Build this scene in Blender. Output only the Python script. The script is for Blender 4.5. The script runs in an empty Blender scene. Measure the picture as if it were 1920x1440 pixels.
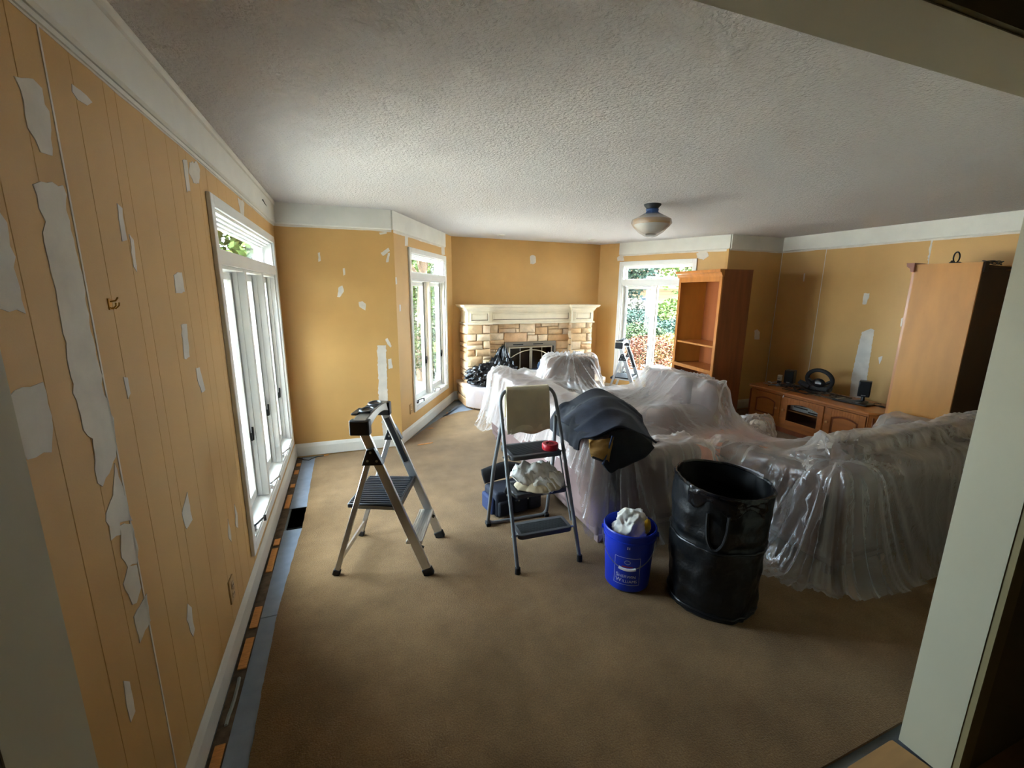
import bpy, bmesh, math, random
import numpy as np
from mathutils import Vector, Matrix
PI = math.pi
R = math.radians
rnd = random.Random(7)
scene = bpy.context.scene
col = scene.collection

# ------------------------------------------------------------------ camera
cam_d = bpy.data.cameras.new('camera')
cam = bpy.data.objects.new('camera', cam_d); col.objects.link(cam)
cam_d.sensor_fit = 'HORIZONTAL'; cam_d.sensor_width = 36.0
cam_d.lens = 820.17 / 1920 * 36.0
cam_d.clip_start = 0.02; cam_d.clip_end = 200
YAW, PITCH, ROLL = R(20.3066), R(12.0338), R(0.58587)
_f = Vector((math.sin(YAW)*math.cos(PITCH), math.cos(YAW)*math.cos(PITCH), -math.sin(PITCH)))
_r = Vector((math.cos(YAW), -math.sin(YAW), 0)); _u = _r.cross(_f)
_r2 = _r*math.cos(ROLL) + _u*math.sin(ROLL); _u2 = _u*math.cos(ROLL) - _r*math.sin(ROLL)
_m = Matrix((( _r2.x, _u2.x, -_f.x, 0.5985), (_r2.y, _u2.y, -_f.y, 0.0), (_r2.z, _u2.z, -_f.z, 1.6766), (0, 0, 0, 1)))
cam.matrix_world = _m
scene.camera = cam

# ------------------------------------------------------------------ light and exposure
world = bpy.data.worlds.new('sky'); scene.world = world; world.use_nodes = True
wn = world.node_tree; wn.nodes.clear()
bg = wn.nodes.new('ShaderNodeBackground'); bg.inputs['Color'].default_value = (.70, .86, 1.0, 1); bg.inputs['Strength'].default_value = 9.0
wo = wn.nodes.new('ShaderNodeOutputWorld'); wn.links.new(bg.outputs[0], wo.inputs[0])
sun_d = bpy.data.lights.new('sun', 'SUN'); sun_d.energy = 30.0; sun_d.angle = R(0.6); sun_d.color = (1, .95, .86)
sun = bpy.data.objects.new('sun', sun_d); col.objects.link(sun)
sun.rotation_euler = Vector((-0.04, .52, -1)).to_track_quat('-Z', 'Y').to_euler()
scene.view_settings.view_transform = 'Standard'; scene.view_settings.look = 'None'
scene.view_settings.gamma = 1.0; scene.view_settings.use_curve_mapping = False
scene.view_settings.exposure = 2.1

# ------------------------------------------------------------------ helpers
def lin(c):
    if isinstance(c, str):
        c = [int(c[i:i+2], 16)/255 for i in (0, 2, 4)]
    return tuple((x/12.92 if x <= .04045 else ((x+.055)/1.055)**2.4) for x in c)

def mat(name, c, rough=.6, metal=0.0, vary=None, bump=None, spec=.5, c2=None, stretch=None, sheen=0, coat=0):
    """vary=(scale, amount) colour mottling; bump=(scale, strength, distance); stretch = mapping scale"""
    m = bpy.data.materials.new(name); m.use_nodes = True
    nt = m.node_tree; b = nt.nodes['Principled BSDF']
    b.inputs['Roughness'].default_value = rough; b.inputs['Metallic'].default_value = metal
    b.inputs['Specular IOR Level'].default_value = spec
    if sheen: b.inputs['Sheen Weight'].default_value = sheen
    if coat: b.inputs['Coat Weight'].default_value = coat; b.inputs['Coat Roughness'].default_value = .15
    l = lin(c); b.inputs['Base Color'].default_value = (*l, 1)
    tc = nt.nodes.new('ShaderNodeTexCoord'); mp = nt.nodes.new('ShaderNodeMapping')
    nt.links.new(tc.outputs['Object'], mp.inputs[0])
    if stretch: mp.inputs['Scale'].default_value = stretch
    if vary:
        n = nt.nodes.new('ShaderNodeTexNoise'); n.inputs['Scale'].default_value = vary[0]; n.inputs['Detail'].default_value = 5
        nt.links.new(mp.outputs[0], n.inputs['Vector'])
        rp = nt.nodes.new('ShaderNodeValToRGB')
        a = vary[1]
        l2 = lin(c2) if c2 else tuple(x*(1-a) for x in l)
        l1 = l if c2 else tuple(min(1, x*(1+a)) for x in l)
        rp.color_ramp.elements[0].position = .32; rp.color_ramp.elements[1].position = .68
        rp.color_ramp.elements[0].color = (*l2, 1); rp.color_ramp.elements[1].color = (*l1, 1)
        nt.links.new(n.outputs[0], rp.inputs[0]); nt.links.new(rp.outputs[0], b.inputs['Base Color'])
    if bump:
        n = nt.nodes.new('ShaderNodeTexNoise'); n.inputs['Scale'].default_value = bump[0]; n.inputs['Detail'].default_value = 3
        nt.links.new(mp.outputs[0], n.inputs['Vector'])
        bp = nt.nodes.new('ShaderNodeBump'); bp.inputs['Strength'].default_value = bump[1]; bp.inputs['Distance'].default_value = bump[2]
        nt.links.new(n.outputs[0], bp.inputs['Height']); nt.links.new(bp.outputs[0], b.inputs['Normal'])
    return m

def glass_mat(name, tint=(1, 1, 1), gloss_rough=.0, refl=1.0):
    m = bpy.data.materials.new(name); m.use_nodes = True; nt = m.node_tree; nt.nodes.clear()
    t = nt.nodes.new('ShaderNodeBsdfTransparent'); t.inputs[0].default_value = (*tint, 1)
    g = nt.nodes.new('ShaderNodeBsdfGlossy'); g.inputs['Roughness'].default_value = gloss_rough
    lw = nt.nodes.new('ShaderNodeLayerWeight'); lw.inputs['Blend'].default_value = .5
    pw = nt.nodes.new('ShaderNodeMath'); pw.operation = 'POWER'; pw.inputs[1].default_value = 4.5; nt.links.new(lw.outputs['Facing'], pw.inputs[0])
    mu = nt.nodes.new('ShaderNodeMath'); mu.operation = 'MULTIPLY_ADD'; mu.inputs[1].default_value = .85*refl; mu.inputs[2].default_value = .025*refl
    mx = nt.nodes.new('ShaderNodeMixShader'); o = nt.nodes.new('ShaderNodeOutputMaterial')
    nt.links.new(pw.outputs[0], mu.inputs[0]); nt.links.new(mu.outputs[0], mx.inputs[0])
    nt.links.new(t.outputs[0], mx.inputs[1]); nt.links.new(g.outputs[0], mx.inputs[2]); nt.links.new(mx.outputs[0], o.inputs[0])
    return m

def film_mat(name, haze, gloss, colr, rough=.25, bump=(30, .4, .01)):
    """thin plastic film: part clear, part hazy (diffuse + translucent), with a glossy skin"""
    m = bpy.data.materials.new(name); m.use_nodes = True; nt = m.node_tree; nt.nodes.clear()
    N = nt.nodes.new; L = nt.links.new
    t = N('ShaderNodeBsdfTransparent'); t.inputs[0].default_value = (.97, .96, .95, 1)
    d = N('ShaderNodeBsdfDiffuse'); d.inputs[0].default_value = (*lin(colr), 1)
    tl = N('ShaderNodeBsdfTranslucent'); tl.inputs[0].default_value = (*lin(colr), 1)
    g = N('ShaderNodeBsdfGlossy'); g.inputs['Roughness'].default_value = rough
    tc = N('ShaderNodeTexCoord'); n = N('ShaderNodeTexNoise'); n.inputs['Scale'].default_value = bump[0]; n.inputs['Detail'].default_value = 4
    n.inputs['Distortion'].default_value = 1.5
    bp = N('ShaderNodeBump'); bp.inputs['Strength'].default_value = bump[1]; bp.inputs['Distance'].default_value = bump[2]
    L(tc.outputs['Object'], n.inputs['Vector']); L(n.outputs[0], bp.inputs['Height'])
    for s in (d, g): L(bp.outputs[0], s.inputs['Normal'])
    m1 = N('ShaderNodeMixShader'); m1.inputs[0].default_value = .45; L(d.outputs[0], m1.inputs[1]); L(tl.outputs[0], m1.inputs[2])
    m2 = N('ShaderNodeMixShader'); m2.inputs[0].default_value = haze; L(t.outputs[0], m2.inputs[1]); L(m1.outputs[0], m2.inputs[2])
    lw = N('ShaderNodeLayerWeight'); lw.inputs['Blend'].default_value = .5; L(bp.outputs[0], lw.inputs['Normal'])
    mr = N('ShaderNodeMapRange'); mr.inputs['From Min'].default_value = .05; mr.inputs['From Max'].default_value = .9; mr.inputs['To Min'].default_value = haze*.75; mr.inputs['To Max'].default_value = min(.95, haze*2.2)
    L(lw.outputs['Facing'], mr.inputs['Value']); L(mr.outputs[0], m2.inputs[0])
    m3 = N('ShaderNodeMixShader'); m3.inputs[0].default_value = gloss; L(m2.outputs[0], m3.inputs[1]); L(g.outputs[0], m3.inputs[2])
    o = N('ShaderNodeOutputMaterial'); L(m3.outputs[0], o.inputs[0])
    return m

class MB:
    """collects shapes, then links them as ONE mesh object"""
    def __init__(s): s.v = []; s.f = []
    def add(s, vs, fs, M=None):
        o = len(s.v)
        for p in vs:
            p = Vector(p)
            s.v.append(tuple(M @ p) if M is not None else tuple(p))
        s.f += [tuple(i+o for i in f) for f in fs]
        return s
    def box(s, x0, x1, y0, y1, z0, z1, M=None):
        vs = [(x, y, z) for z in (z0, z1) for y in (y0, y1) for x in (x0, x1)]
        return s.add(vs, [(0, 2, 3, 1), (4, 5, 7, 6), (0, 1, 5, 4), (2, 6, 7, 3), (0, 4, 6, 2), (1, 3, 7, 5)], M)
    def bar(s, p, q, w, d, up=(0, 0, 1)):
        """rectangular bar from p to q; w across, d along up-ish"""
        p = Vector(p); q = Vector(q); a = (q-p).normalized(); up = Vector(up)
        e = a.cross(up)
        if e.length < 1e-4: e = a.cross(Vector((1, 0, 0)))
        e.normalize(); g = e.cross(a)
        vs = [c + e*(i*w/2) + g*(j*d/2) for c in (p, q) for i, j in ((-1, -1), (1, -1), (1, 1), (-1, 1))]
        return s.add(vs, [(0, 1, 2, 3), (7, 6, 5, 4), (0, 4, 5, 1), (1, 5, 6, 2), (2, 6, 7, 3), (3, 7, 4, 0)])
    def tube(s, pts, r, n=8, closed=False, caps=True):
        pts = [Vector(p) for p in pts]; k = len(pts); rs = r if isinstance(r, (list, tuple)) else [r]*k
        prev = None; rings = []
        for i, p in enumerate(pts):
            a = pts[(i+1) % k] if (closed or i < k-1) else p
            b = pts[i-1] if (closed or i > 0) else p
            t = (a-b).normalized()
            if prev is None:
                e = t.cross(Vector((0, 0, 1)))
                if e.length < 1e-3: e = t.cross(Vector((1, 0, 0)))
            else:
                e = prev - t*prev.dot(t)
                if e.length < 1e-5: e = t.cross(Vector((0, 0, 1)))
            e.normalize(); prev = e; g = t.cross(e)
            rings.append([p + (e*math.cos(2*PI*j/n) + g*math.sin(2*PI*j/n))*rs[i] for j in range(n)])
        vs = [v for rg in rings for v in rg]; fs = []
        for i in range(k if closed else k-1):
            for j in range(n):
                a = i*n+j; b = i*n+(j+1) % n; c = ((i+1) % k)*n+(j+1) % n; d = ((i+1) % k)*n+j
                fs.append((a, b, c, d))
        if caps and not closed:
            fs.append(tuple(reversed(range(n)))); fs.append(tuple((k-1)*n+j for j in range(n)))
        return s.add(vs, fs)
    def cyl(s, p, q, r0, r1=None, n=12):
        return s.tube([p, q], [r0, r0 if r1 is None else r1], n)
    def lathe(s, prof, n=24, c=(0, 0, 0), M=None):
        vs = []; fs = []; k = len(prof)
        for r_, z in prof:
            for j in range(n): vs.append((c[0]+r_*math.cos(2*PI*j/n), c[1]+r_*math.sin(2*PI*j/n), c[2]+z))
        for i in range(k-1):
            for j in range(n): fs.append((i*n+j, i*n+(j+1) % n, (i+1)*n+(j+1) % n, (i+1)*n+j))
        return s.add(vs, fs, M)
    def prism(s, poly, a0, a1, f):
        """poly of 2D points, extruded between a0 and a1; f(u, v, a) -> 3D"""
        k = len(poly); vs = [f(u, v, a0) for u, v in poly] + [f(u, v, a1) for u, v in poly]
        fs = [tuple(range(k)), tuple(reversed(range(k, 2*k)))] + [(i, k+i, k+(i+1) % k, (i+1) % k) for i in range(k)]
        return s.add(vs, fs)
    def grid(s, P):
        """P[i][j] rows of points"""
        a = len(P); b = len(P[0])
        return s.add([p for row in P for p in row], [(i*b+j, i*b+j+1, (i+1)*b+j+1, (i+1)*b+j) for i in range(a-1) for j in range(b-1)])
    def build(s, name, m, parent=None, smooth=False, bevel=0, seg=2, solid=0, fix=True, angle=40):
        me = bpy.data.meshes.new(name); me.from_pydata(s.v, [], s.f)
        if fix:
            bm = bmesh.new(); bm.from_mesh(me); bmesh.ops.recalc_face_normals(bm, faces=bm.faces); bm.to_mesh(me); bm.free()
        if smooth:
            me.shade_smooth(); me.set_sharp_from_angle(angle=R(angle))
        me.materials.append(m)
        o = bpy.data.objects.new(name, me); col.objects.link(o)
        if parent: o.parent = parent
        if solid:
            md = o.modifiers.new('thickness', 'SOLIDIFY'); md.thickness = solid; md.offset = 0
        if bevel:
            md = o.modifiers.new('bevel', 'BEVEL'); md.width = bevel; md.segments = seg; md.limit_method = 'ANGLE'; md.angle_limit = R(50)
            if not smooth: me.shade_smooth(); me.set_sharp_from_angle(angle=R(35))
        return o

def tag(o, label, cat=None, group=None, kind=None):
    o['label'] = label
    if cat: o['category'] = cat
    if group: o['group'] = group
    if kind: o['kind'] = kind
    return o

def thing(name, label, cat, loc=(0, 0, 0), rz=0, group=None, kind=None):
    o = bpy.data.objects.new(name, None); col.objects.link(o); o.empty_display_size = .1
    o.location = loc; o.rotation_euler = (0, 0, rz)
    return tag(o, label, cat, group, kind)

def copy_tree(o, parent=None):
    c = o.copy(); col.objects.link(c); c.parent = parent
    for ch in list(o.children): copy_tree(ch, c)
    return c

# value noise on arrays
def _hash(ix, iy, seed):
    h = (ix*374761393 + iy*668265263 + seed*1274126177) & 0x7fffffff
    h = ((h ^ (h >> 13)) * 1274126177) & 0x7fffffff
    return ((h ^ (h >> 16)) & 0xffff) / 65535.0
def vnoise(x, y, seed=0):
    x = np.asarray(x, float); y = np.asarray(y, float)
    ix = np.floor(x).astype(np.int64); iy = np.floor(y).astype(np.int64); fx = x-ix; fy = y-iy
    fx = fx*fx*(3-2*fx); fy = fy*fy*(3-2*fy)
    a = _hash(ix, iy, seed); b = _hash(ix+1, iy, seed); c = _hash(ix, iy+1, seed); d = _hash(ix+1, iy+1, seed)
    return (a*(1-fx)+b*fx)*(1-fy) + (c*(1-fx)+d*fx)*fy
def ridge(x, y, seed=0):
    return 1-np.abs(2*vnoise(x, y, seed)-1)
def fbm(x, y, seed=0, o=3):
    return sum(vnoise(x*2**k, y*2**k, seed+k)*.5**k for k in range(o))/sum(.5**k for k in range(o))
def noise1(x, y=0.0, z=0.0):
    from mathutils import noise
    return noise.noise(Vector((x, y, z)))

# ------------------------------------------------------------------ materials
wall_m = mat('tan_wall_paint', 'cba060', .55, vary=(2.5, .05), bump=(180, .12, .002))
jamb_m = mat('cream_jamb_paint', 'b9b39a', .5, vary=(3, .03), bump=(160, .08, .002))
putty_m = mat('white_putty', 'd9d2c6', .85, vary=(9, .10), bump=(60, .2, .002))
primer_m = mat('white_primer', 'dedcd4', .6, vary=(4, .06), bump=(90, .1, .002))
trim_m = mat('white_trim_paint', 'e4e3de', .35, vary=(6, .03))
base_m = mat('baseboard_paint', 'd8d4c9', .4, vary=(5, .05))
ceil_m = bpy.data.materials.new('stippled_ceiling'); ceil_m.use_nodes = True
def _ceil():
    nt = ceil_m.node_tree; b = nt.nodes['Principled BSDF']; b.inputs['Roughness'].default_value = .9
    b.inputs['Specular IOR Level'].default_value = .15
    b.inputs['Base Color'].default_value = (*lin('dcd8d7'), 1)
    N = nt.nodes.new; L = nt.links.new
    tc = N('ShaderNodeTexCoord'); n1 = N('ShaderNodeTexNoise'); n1.inputs['Scale'].default_value = 55; n1.inputs['Detail'].default_value = 4; n1.inputs['Roughness'].default_value = .6; n1.inputs['Distortion'].default_value = 1.2
    n2 = N('ShaderNodeTexVoronoi'); n2.inputs['Scale'].default_value = 70; n2.feature = 'SMOOTH_F1'
    L(tc.outputs['Object'], n1.inputs['Vector']); L(tc.outputs['Object'], n2.inputs['Vector'])
    ad = N('ShaderNodeMath'); ad.operation = 'SUBTRACT'; L(n1.outputs[0], ad.inputs[0])
    ml = N('ShaderNodeMath'); ml.operation = 'MULTIPLY'; ml.inputs[1].default_value = .45; L(n2.outputs['Distance'], ml.inputs[0]); L(ml.outputs[0], ad.inputs[1])
    bp = N('ShaderNodeBump'); bp.inputs['Strength'].default_value = .9; bp.inputs['Distance'].default_value = .022
    L(ad.outputs[0], bp.inputs['Height']); L(bp.outputs[0], b.inputs['Normal'])
_ceil()
carpet_m = bpy.data.materials.new('beige_carpet'); carpet_m.use_nodes = True
def _carpet():
    nt = carpet_m.node_tree; b = nt.nodes['Principled BSDF']; b.inputs['Roughness'].default_value = .95
    b.inputs['Specular IOR Level'].default_value = .1; b.inputs['Sheen Weight'].default_value = .15
    N = nt.nodes.new; L = nt.links.new
    tc = N('ShaderNodeTexCoord')
    n1 = N('ShaderNodeTexNoise'); n1.inputs['Scale'].default_value = 2.2; n1.inputs['Detail'].default_value = 6; n1.inputs['Roughness'].default_value = .65
    n2 = N('ShaderNodeTexNoise'); n2.inputs['Scale'].default_value = 160; n2.inputs['Detail'].default_value = 2
    L(tc.outputs['Object'], n1.inputs['Vector']); L(tc.outputs['Object'], n2.inputs['Vector'])
    rp = N('ShaderNodeValToRGB'); rp.color_ramp.elements[0].position = .3; rp.color_ramp.elements[1].position = .66
    rp.color_ramp.elements[0].color = (*lin('6a5131'), 1); rp.color_ramp.elements[1].color = (*lin('896c49'), 1)
    r2 = N('ShaderNodeValToRGB'); r2.color_ramp.elements[0].position = .3; r2.color_ramp.elements[1].position = .7
    r2.color_ramp.elements[0].color = (.62, .6, .58, 1); r2.color_ramp.elements[1].color = (1.1, 1.1, 1.1, 1)
    mx = N('ShaderNodeMix'); mx.data_type = 'RGBA'; mx.blend_type = 'MULTIPLY'; mx.inputs[0].default_value = .8
    L(n1.outputs[0], rp.inputs[0]); L(n2.outputs[0], r2.inputs[0]); L(rp.outputs[0], mx.inputs[6]); L(r2.outputs[0], mx.inputs[7]); L(mx.outputs[2], b.inputs['Base Color'])
    bp = N('ShaderNodeBump'); bp.inputs['Strength'].default_value = .7; bp.inputs['Distance'].default_value = .006
    L(n2.outputs[0], bp.inputs['Height']); L(bp.outputs[0], b.inputs['Normal'])
_carpet()
sub_m = mat('grey_subfloor', '6d7278', .85, vary=(7, .15), bump=(80, .2, .003))
pad_m = mat('grey_blue_underlay', '7d8898', .8, vary=(14, .08), bump=(120, .15, .002))
tack_m = mat('orange_plywood', 'c98746', .8, vary=(20, .2), stretch=(1, 8, 1))
dirt_m = mat('old_floor_edge', '5a4a3a', .9, vary=(30, .4))
black_m = mat('black_plastic', '141416', .35)
rubber_m = mat('black_rubber', '0e0e10', .7)
dark_m = mat('dark_void', '060606', .9)
alu_m = mat('aluminium', 'c4c4c2', .32, .9, vary=(12, .06))
steel_m = mat('steel', 'b0b0ae', .3, 1.0)
grey_tube_m = mat('grey_enamel_tube', '6f7274', .4, .2)
tread_m = mat('dark_grey_tread', '45474a', .55)
glass_m = glass_mat('window_glass', (.97, .985, .98))
door_glass_m = glass_mat('smoked_glass', (.55, .55, .55), .02)
brass_m = mat('brass', 'b98a3a', .3, 1.0)
oakside_m = mat('dark_cherry_side', '7a4220', .42, vary=(3, .18), stretch=(6, 6, .6), coat=.15)
oak_m = mat('honey_wood', 'b87435', .42, vary=(3, .14), stretch=(6, 6, .7), coat=.2)
oakpale_m = mat('pale_honey_wood', 'bd7f30', .5, vary=(2.2, .12), stretch=(3, 3, .8))
oakdark_m = mat('dark_hardboard', '3a2314', .8, vary=(6, .1))
pine_m = mat('reddish_pine', 'b06a30', .4, vary=(3, .15), stretch=(.8, 5, 5), coat=.25)
pined_m = mat('reddish_pine_dark', '7c3f1c', .45, vary=(3, .15), stretch=(5, 5, .8))
film_m = film_mat('painters_plastic', .24, .12, 'f0e9e4', .24, (9, .45, .016))
film2_m = film_mat('white_drop_plastic', .8, .10, 'eeeaf0', .3, (18, .5, .01))
clear_m = film_mat('clear_wrap', .16, .28, 'efeae2', .10, (60, .9, .008))
peach_m = mat('peach_upholstery', 'c98468', .9, vary=(5, .12), bump=(200, .2, .002))
pale_m = mat('pale_mauve_upholstery', 'b59f96', .9, vary=(5, .12), bump=(200, .2, .002))
mauve_m = mat('mauve_upholstery', '7a6460', .9, vary=(5, .12), bump=(200, .2, .002))
brown_m = mat('brown_upholstery', '5e4233', .9, vary=(5, .12), bump=(200, .2, .002))
navy_m = mat('navy_denim', '10141f', .85, vary=(25, .25), bump=(150, .4, .003))
tan_cloth_m = mat('tan_lining', '96713a', .9, vary=(20, .2), bump=(120, .4, .003))
white_cloth_m = mat('white_cotton', 'd8d4cc', .9, vary=(14, .08), bump=(160, .25, .002))
beige_cloth_m = mat('beige_cotton', 'b9aa8c', .9, vary=(10, .14), bump=(160, .3, .002))
towel_m = mat('cream_towel', 'd0c6aa', .95, vary=(8, .10), bump=(220, .5, .003))
blue_m = mat('blue_bucket_plastic', '1433b4', .35, vary=(6, .12))
white_m = mat('white_print', 'dfe2ea', .6)
red_m = mat('red_tape', 'b01020', .4)
redprint_m = mat('red_print', 'a23030', .6)
yellow_m = mat('yellow_sponge', 'd6a41c', .9, vary=(30, .2))
bag_m = mat('black_bag_film', '0b0c10', .22, vary=(4, .2), bump=(35, .5, .01))
bin_m = mat('black_bin_fabric', '0d1013', .38, vary=(5, .3), bump=(18, .55, .012))
PATCH = {
 'left': [[(0.505,2.084),(0.569,2.107),(0.596,2.098),(0.595,2.067),(0.61,2.056),(0.586,1.957),(0.545,1.957),(0.519,1.995),(0.519,2.045)],
  [(0.493,1.885),(0.524,1.894),(0.607,1.903),(0.604,1.848),(0.603,1.783),(0.615,1.723),(0.606,1.629),(0.613,1.53),(0.617,1.435),(0.613,1.408),(0.641,1.337),(0.613,1.24),(0.531,1.201),(0.507,1.211),(0.525,1.318),(0.497,1.349),(0.492,1.421),(0.495,1.574),(0.498,1.627),(0.495,1.728),(0.493,1.788),(0.509,1.811),(0.505,1.838)],
  [(0.601,1.228),(0.61,1.166),(0.624,1.091),(0.634,1.046),(0.567,1.073),(0.565,1.044),(0.521,1.053),(0.519,1.127),(0.547,1.145),(0.585,1.185)],
  [(0.568,1.066),(0.632,1.041),(0.637,0.957),(0.616,0.926),(0.569,0.944),(0.551,0.984)],
  [(0.568,0.94),(0.611,0.923),(0.615,0.85),(0.579,0.83),(0.556,0.838),(0.534,0.917)],
  [(0.64,0.813),(0.63,0.733),(0.555,0.718),(0.552,0.805)],
  [(0.367,1.852),(0.381,1.813),(0.389,1.771),(0.387,1.631),(0.321,1.625),(0.296,1.628)],
  [(0.29,1.481),(0.356,1.484),(0.392,1.484),(0.396,1.438),(0.398,1.386),(0.374,1.345),(0.303,1.35),(0.293,1.395)],
  [(0.73,2.156),(0.767,2.157),(0.82,2.148),(0.789,2.131),(0.746,2.131),(0.726,2.139)],
  [(1.518,2.186),(1.579,2.199),(1.566,2.076),(1.52,2.062)],
  [(1.612,2.197),(1.715,2.227),(1.76,2.199),(1.71,2.132),(1.631,2.121),(1.584,2.148)],
  [(0.865,1.908),(0.89,1.899),(0.89,1.811),(0.855,1.804)],
  [(0.912,1.832),(0.935,1.815),(0.921,1.721),(0.905,1.736)],
  [(1.229,1.724),(1.317,1.733),(1.322,1.659),(1.227,1.655)],
  [(1.229,1.539),(1.294,1.537),(1.27,1.409),(1.21,1.412)],
  [(1.324,1.357),(1.368,1.352),(1.402,1.248),(1.354,1.249),(1.321,1.309)],
  [(0.726,1.433),(0.75,1.426),(0.748,1.381),(0.729,1.369)],
  [(1.039,0.943),(1.049,0.831),(0.982,0.826),(0.966,0.898)],
  [(1.601,0.62),(1.632,0.556),(1.613,0.484),(1.577,0.512)],
  [(1.467,0.611),(1.487,0.538),(1.473,0.486),(1.44,0.534)],
  [(0.892,0.589),(0.917,0.552),(0.914,0.468),(0.89,0.451),(0.866,0.543)],
  [(0.452,0.697),(0.475,0.67),(0.474,0.577),(0.447,0.573),(0.443,0.629)],
  [(2.509,2.22),(2.699,2.222),(2.641,2.115),(2.562,2.111)]],
 'rl': [[(0.355,2.01),(0.374,2.016),(0.377,1.935),(0.355,1.928)],
  [(0.568,1.872),(0.587,1.877),(0.588,1.814),(0.569,1.804)],
  [(0.518,1.694),(0.551,1.709),(0.563,1.655),(0.521,1.595),(0.498,1.599)],
  [(0.695,1.551),(0.731,1.559),(0.765,1.534),(0.756,1.469),(0.727,1.483),(0.699,1.504)],
  [(0.931,2.032),(1.007,2.084),(1.02,2.055),(0.953,2.003)],
  [(0.999,2.034),(1.021,2.035),(1.001,1.948),(0.976,1.943)],
  [(0.933,1.175),(0.958,1.185),(0.996,1.097),(0.981,1.083),(0.947,1.121)],
  [(0.95,0.962),(0.986,0.971),(0.992,0.867),(0.953,0.858)],
  [(0.847,1.109),(0.94,1.11),(0.931,0.781),(0.926,0.511),(0.833,0.514),(0.845,0.874)],
  [(0.853,0.499),(0.953,0.491),(0.956,0.231),(0.935,0.104),(0.86,0.112),(0.856,0.38)],
  [(0.925,2.222),(0.994,2.235),(1.0,2.218),(0.934,2.203)]],
 'bl': [[(0.031,1.794),(0.084,1.802),(0.087,1.733),(0.034,1.728)],
  [(0.118,1.52),(0.162,1.519),(0.155,1.454),(0.116,1.449)],
  [(0.352,2.235),(0.44,2.239),(0.418,2.142),(0.341,2.139)],
  [(1.618,2.236),(1.759,2.249),(1.781,2.154),(1.63,2.15)]],
 'back': [[(1.256,2.202),(1.283,2.229),(1.322,2.23),(1.353,2.215),(1.367,2.115),(1.332,2.093),(1.27,2.095)]],
 'br': [[(1.629,2.222),(1.704,2.24),(1.792,2.225),(1.808,2.172),(1.737,2.127),(1.646,2.158)],
  [(0.332,2.215),(0.374,2.245),(0.446,2.235),(0.471,2.161),(0.344,2.166)]],
 'rr': [[(0.619,1.155),(0.662,1.165),(0.719,1.13),(0.732,1.017),(0.635,1.024)]],
 'right': [[(1.157,1.687),(1.216,1.688),(1.223,1.648),(1.204,1.556),(1.16,1.56)],
  [(1.214,1.232),(1.301,1.277),(1.342,1.262),(1.346,1.106),(1.355,0.693),(1.371,0.436),(1.202,0.426),(1.185,0.7),(1.197,1.012)],
  [(1.589,1.414),(1.616,1.433),(1.633,1.33),(1.596,1.327)],
  [(1.438,0.951),(1.475,0.975),(1.475,0.929),(1.459,0.876)],
  [(0.366,1.944),(0.387,1.947),(0.388,1.841),(0.37,1.841)],
  [(1.724,2.248),(1.74,2.246),(1.736,2.124),(1.735,2.037),(1.726,2.037),(1.722,2.141)]],
}
STONES = [(0.101,0.335,1.053,1.191),(0.342,0.459,1.054,1.184),(0.103,0.242,0.951,1.05),(0.253,0.455,0.948,1.048),(0.104,0.343,0.884,0.949),(0.351,0.455,0.832,0.947),(0.103,0.342,0.817,0.887),(0.1,0.223,0.725,0.822),(0.234,0.455,0.718,0.825),(0.101,0.332,0.57,0.726),(0.339,0.459,0.672,0.715),(0.339,0.458,0.573,0.672),(0.105,0.358,0.482,0.573),(0.364,0.458,0.485,0.568),(0.104,0.312,0.361,0.492),(0.319,0.458,0.351,0.485),(0.103,0.458,0.237,0.365),(0.494,0.627,1.046,1.18),(0.633,0.974,1.115,1.187),(0.639,0.91,1.047,1.113),(0.917,0.978,1.049,1.107),(0.984,1.241,1.046,1.186),(1.246,1.342,1.129,1.185),(1.348,1.646,1.131,1.188),(1.653,1.876,1.095,1.191),(1.251,1.463,1.007,1.122),(1.471,1.648,1.093,1.126),(1.472,1.734,1.007,1.088),(1.742,1.88,1.003,1.088),(1.115,1.242,1.008,1.042),(0.494,0.72,0.941,1.044),(0.73,1.108,0.9,1.047),(1.116,1.291,0.9,1.004),(1.299,1.463,0.901,1.0),(1.467,1.885,0.897,1.004),(0.494,0.727,0.876,0.941),(0.493,0.727,0.794,0.877),(0.493,0.581,0.751,0.795),(0.588,0.728,0.744,0.791),(0.493,0.728,0.675,0.746),(0.493,0.729,0.573,0.677),(0.493,0.73,0.458,0.576),(0.493,0.731,0.317,0.463),(0.493,0.731,0.213,0.323),(1.619,1.887,0.774,0.898),(1.624,1.737,0.653,0.775),(1.743,1.892,0.659,0.77),(1.628,1.898,0.538,0.648),(1.632,1.903,0.415,0.541),(1.636,1.909,0.278,0.42),(1.835,2.109,1.099,1.193),(2.115,2.209,1.1,1.191),(1.84,2.022,1.016,1.095),(2.029,2.214,1.011,1.094),(1.843,2.12,0.888,1.012),(2.125,2.221,0.887,1.004),(1.849,2.019,0.758,0.886),(2.024,2.224,0.837,0.884),(2.026,2.228,0.752,0.836),(1.854,2.106,0.661,0.754),(2.112,2.234,0.655,0.748),(1.859,2.037,0.556,0.661),(2.045,2.24,0.546,0.653),(1.863,2.247,0.422,0.554),(1.868,2.082,0.281,0.433),(2.087,2.255,0.27,0.42)]
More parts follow.
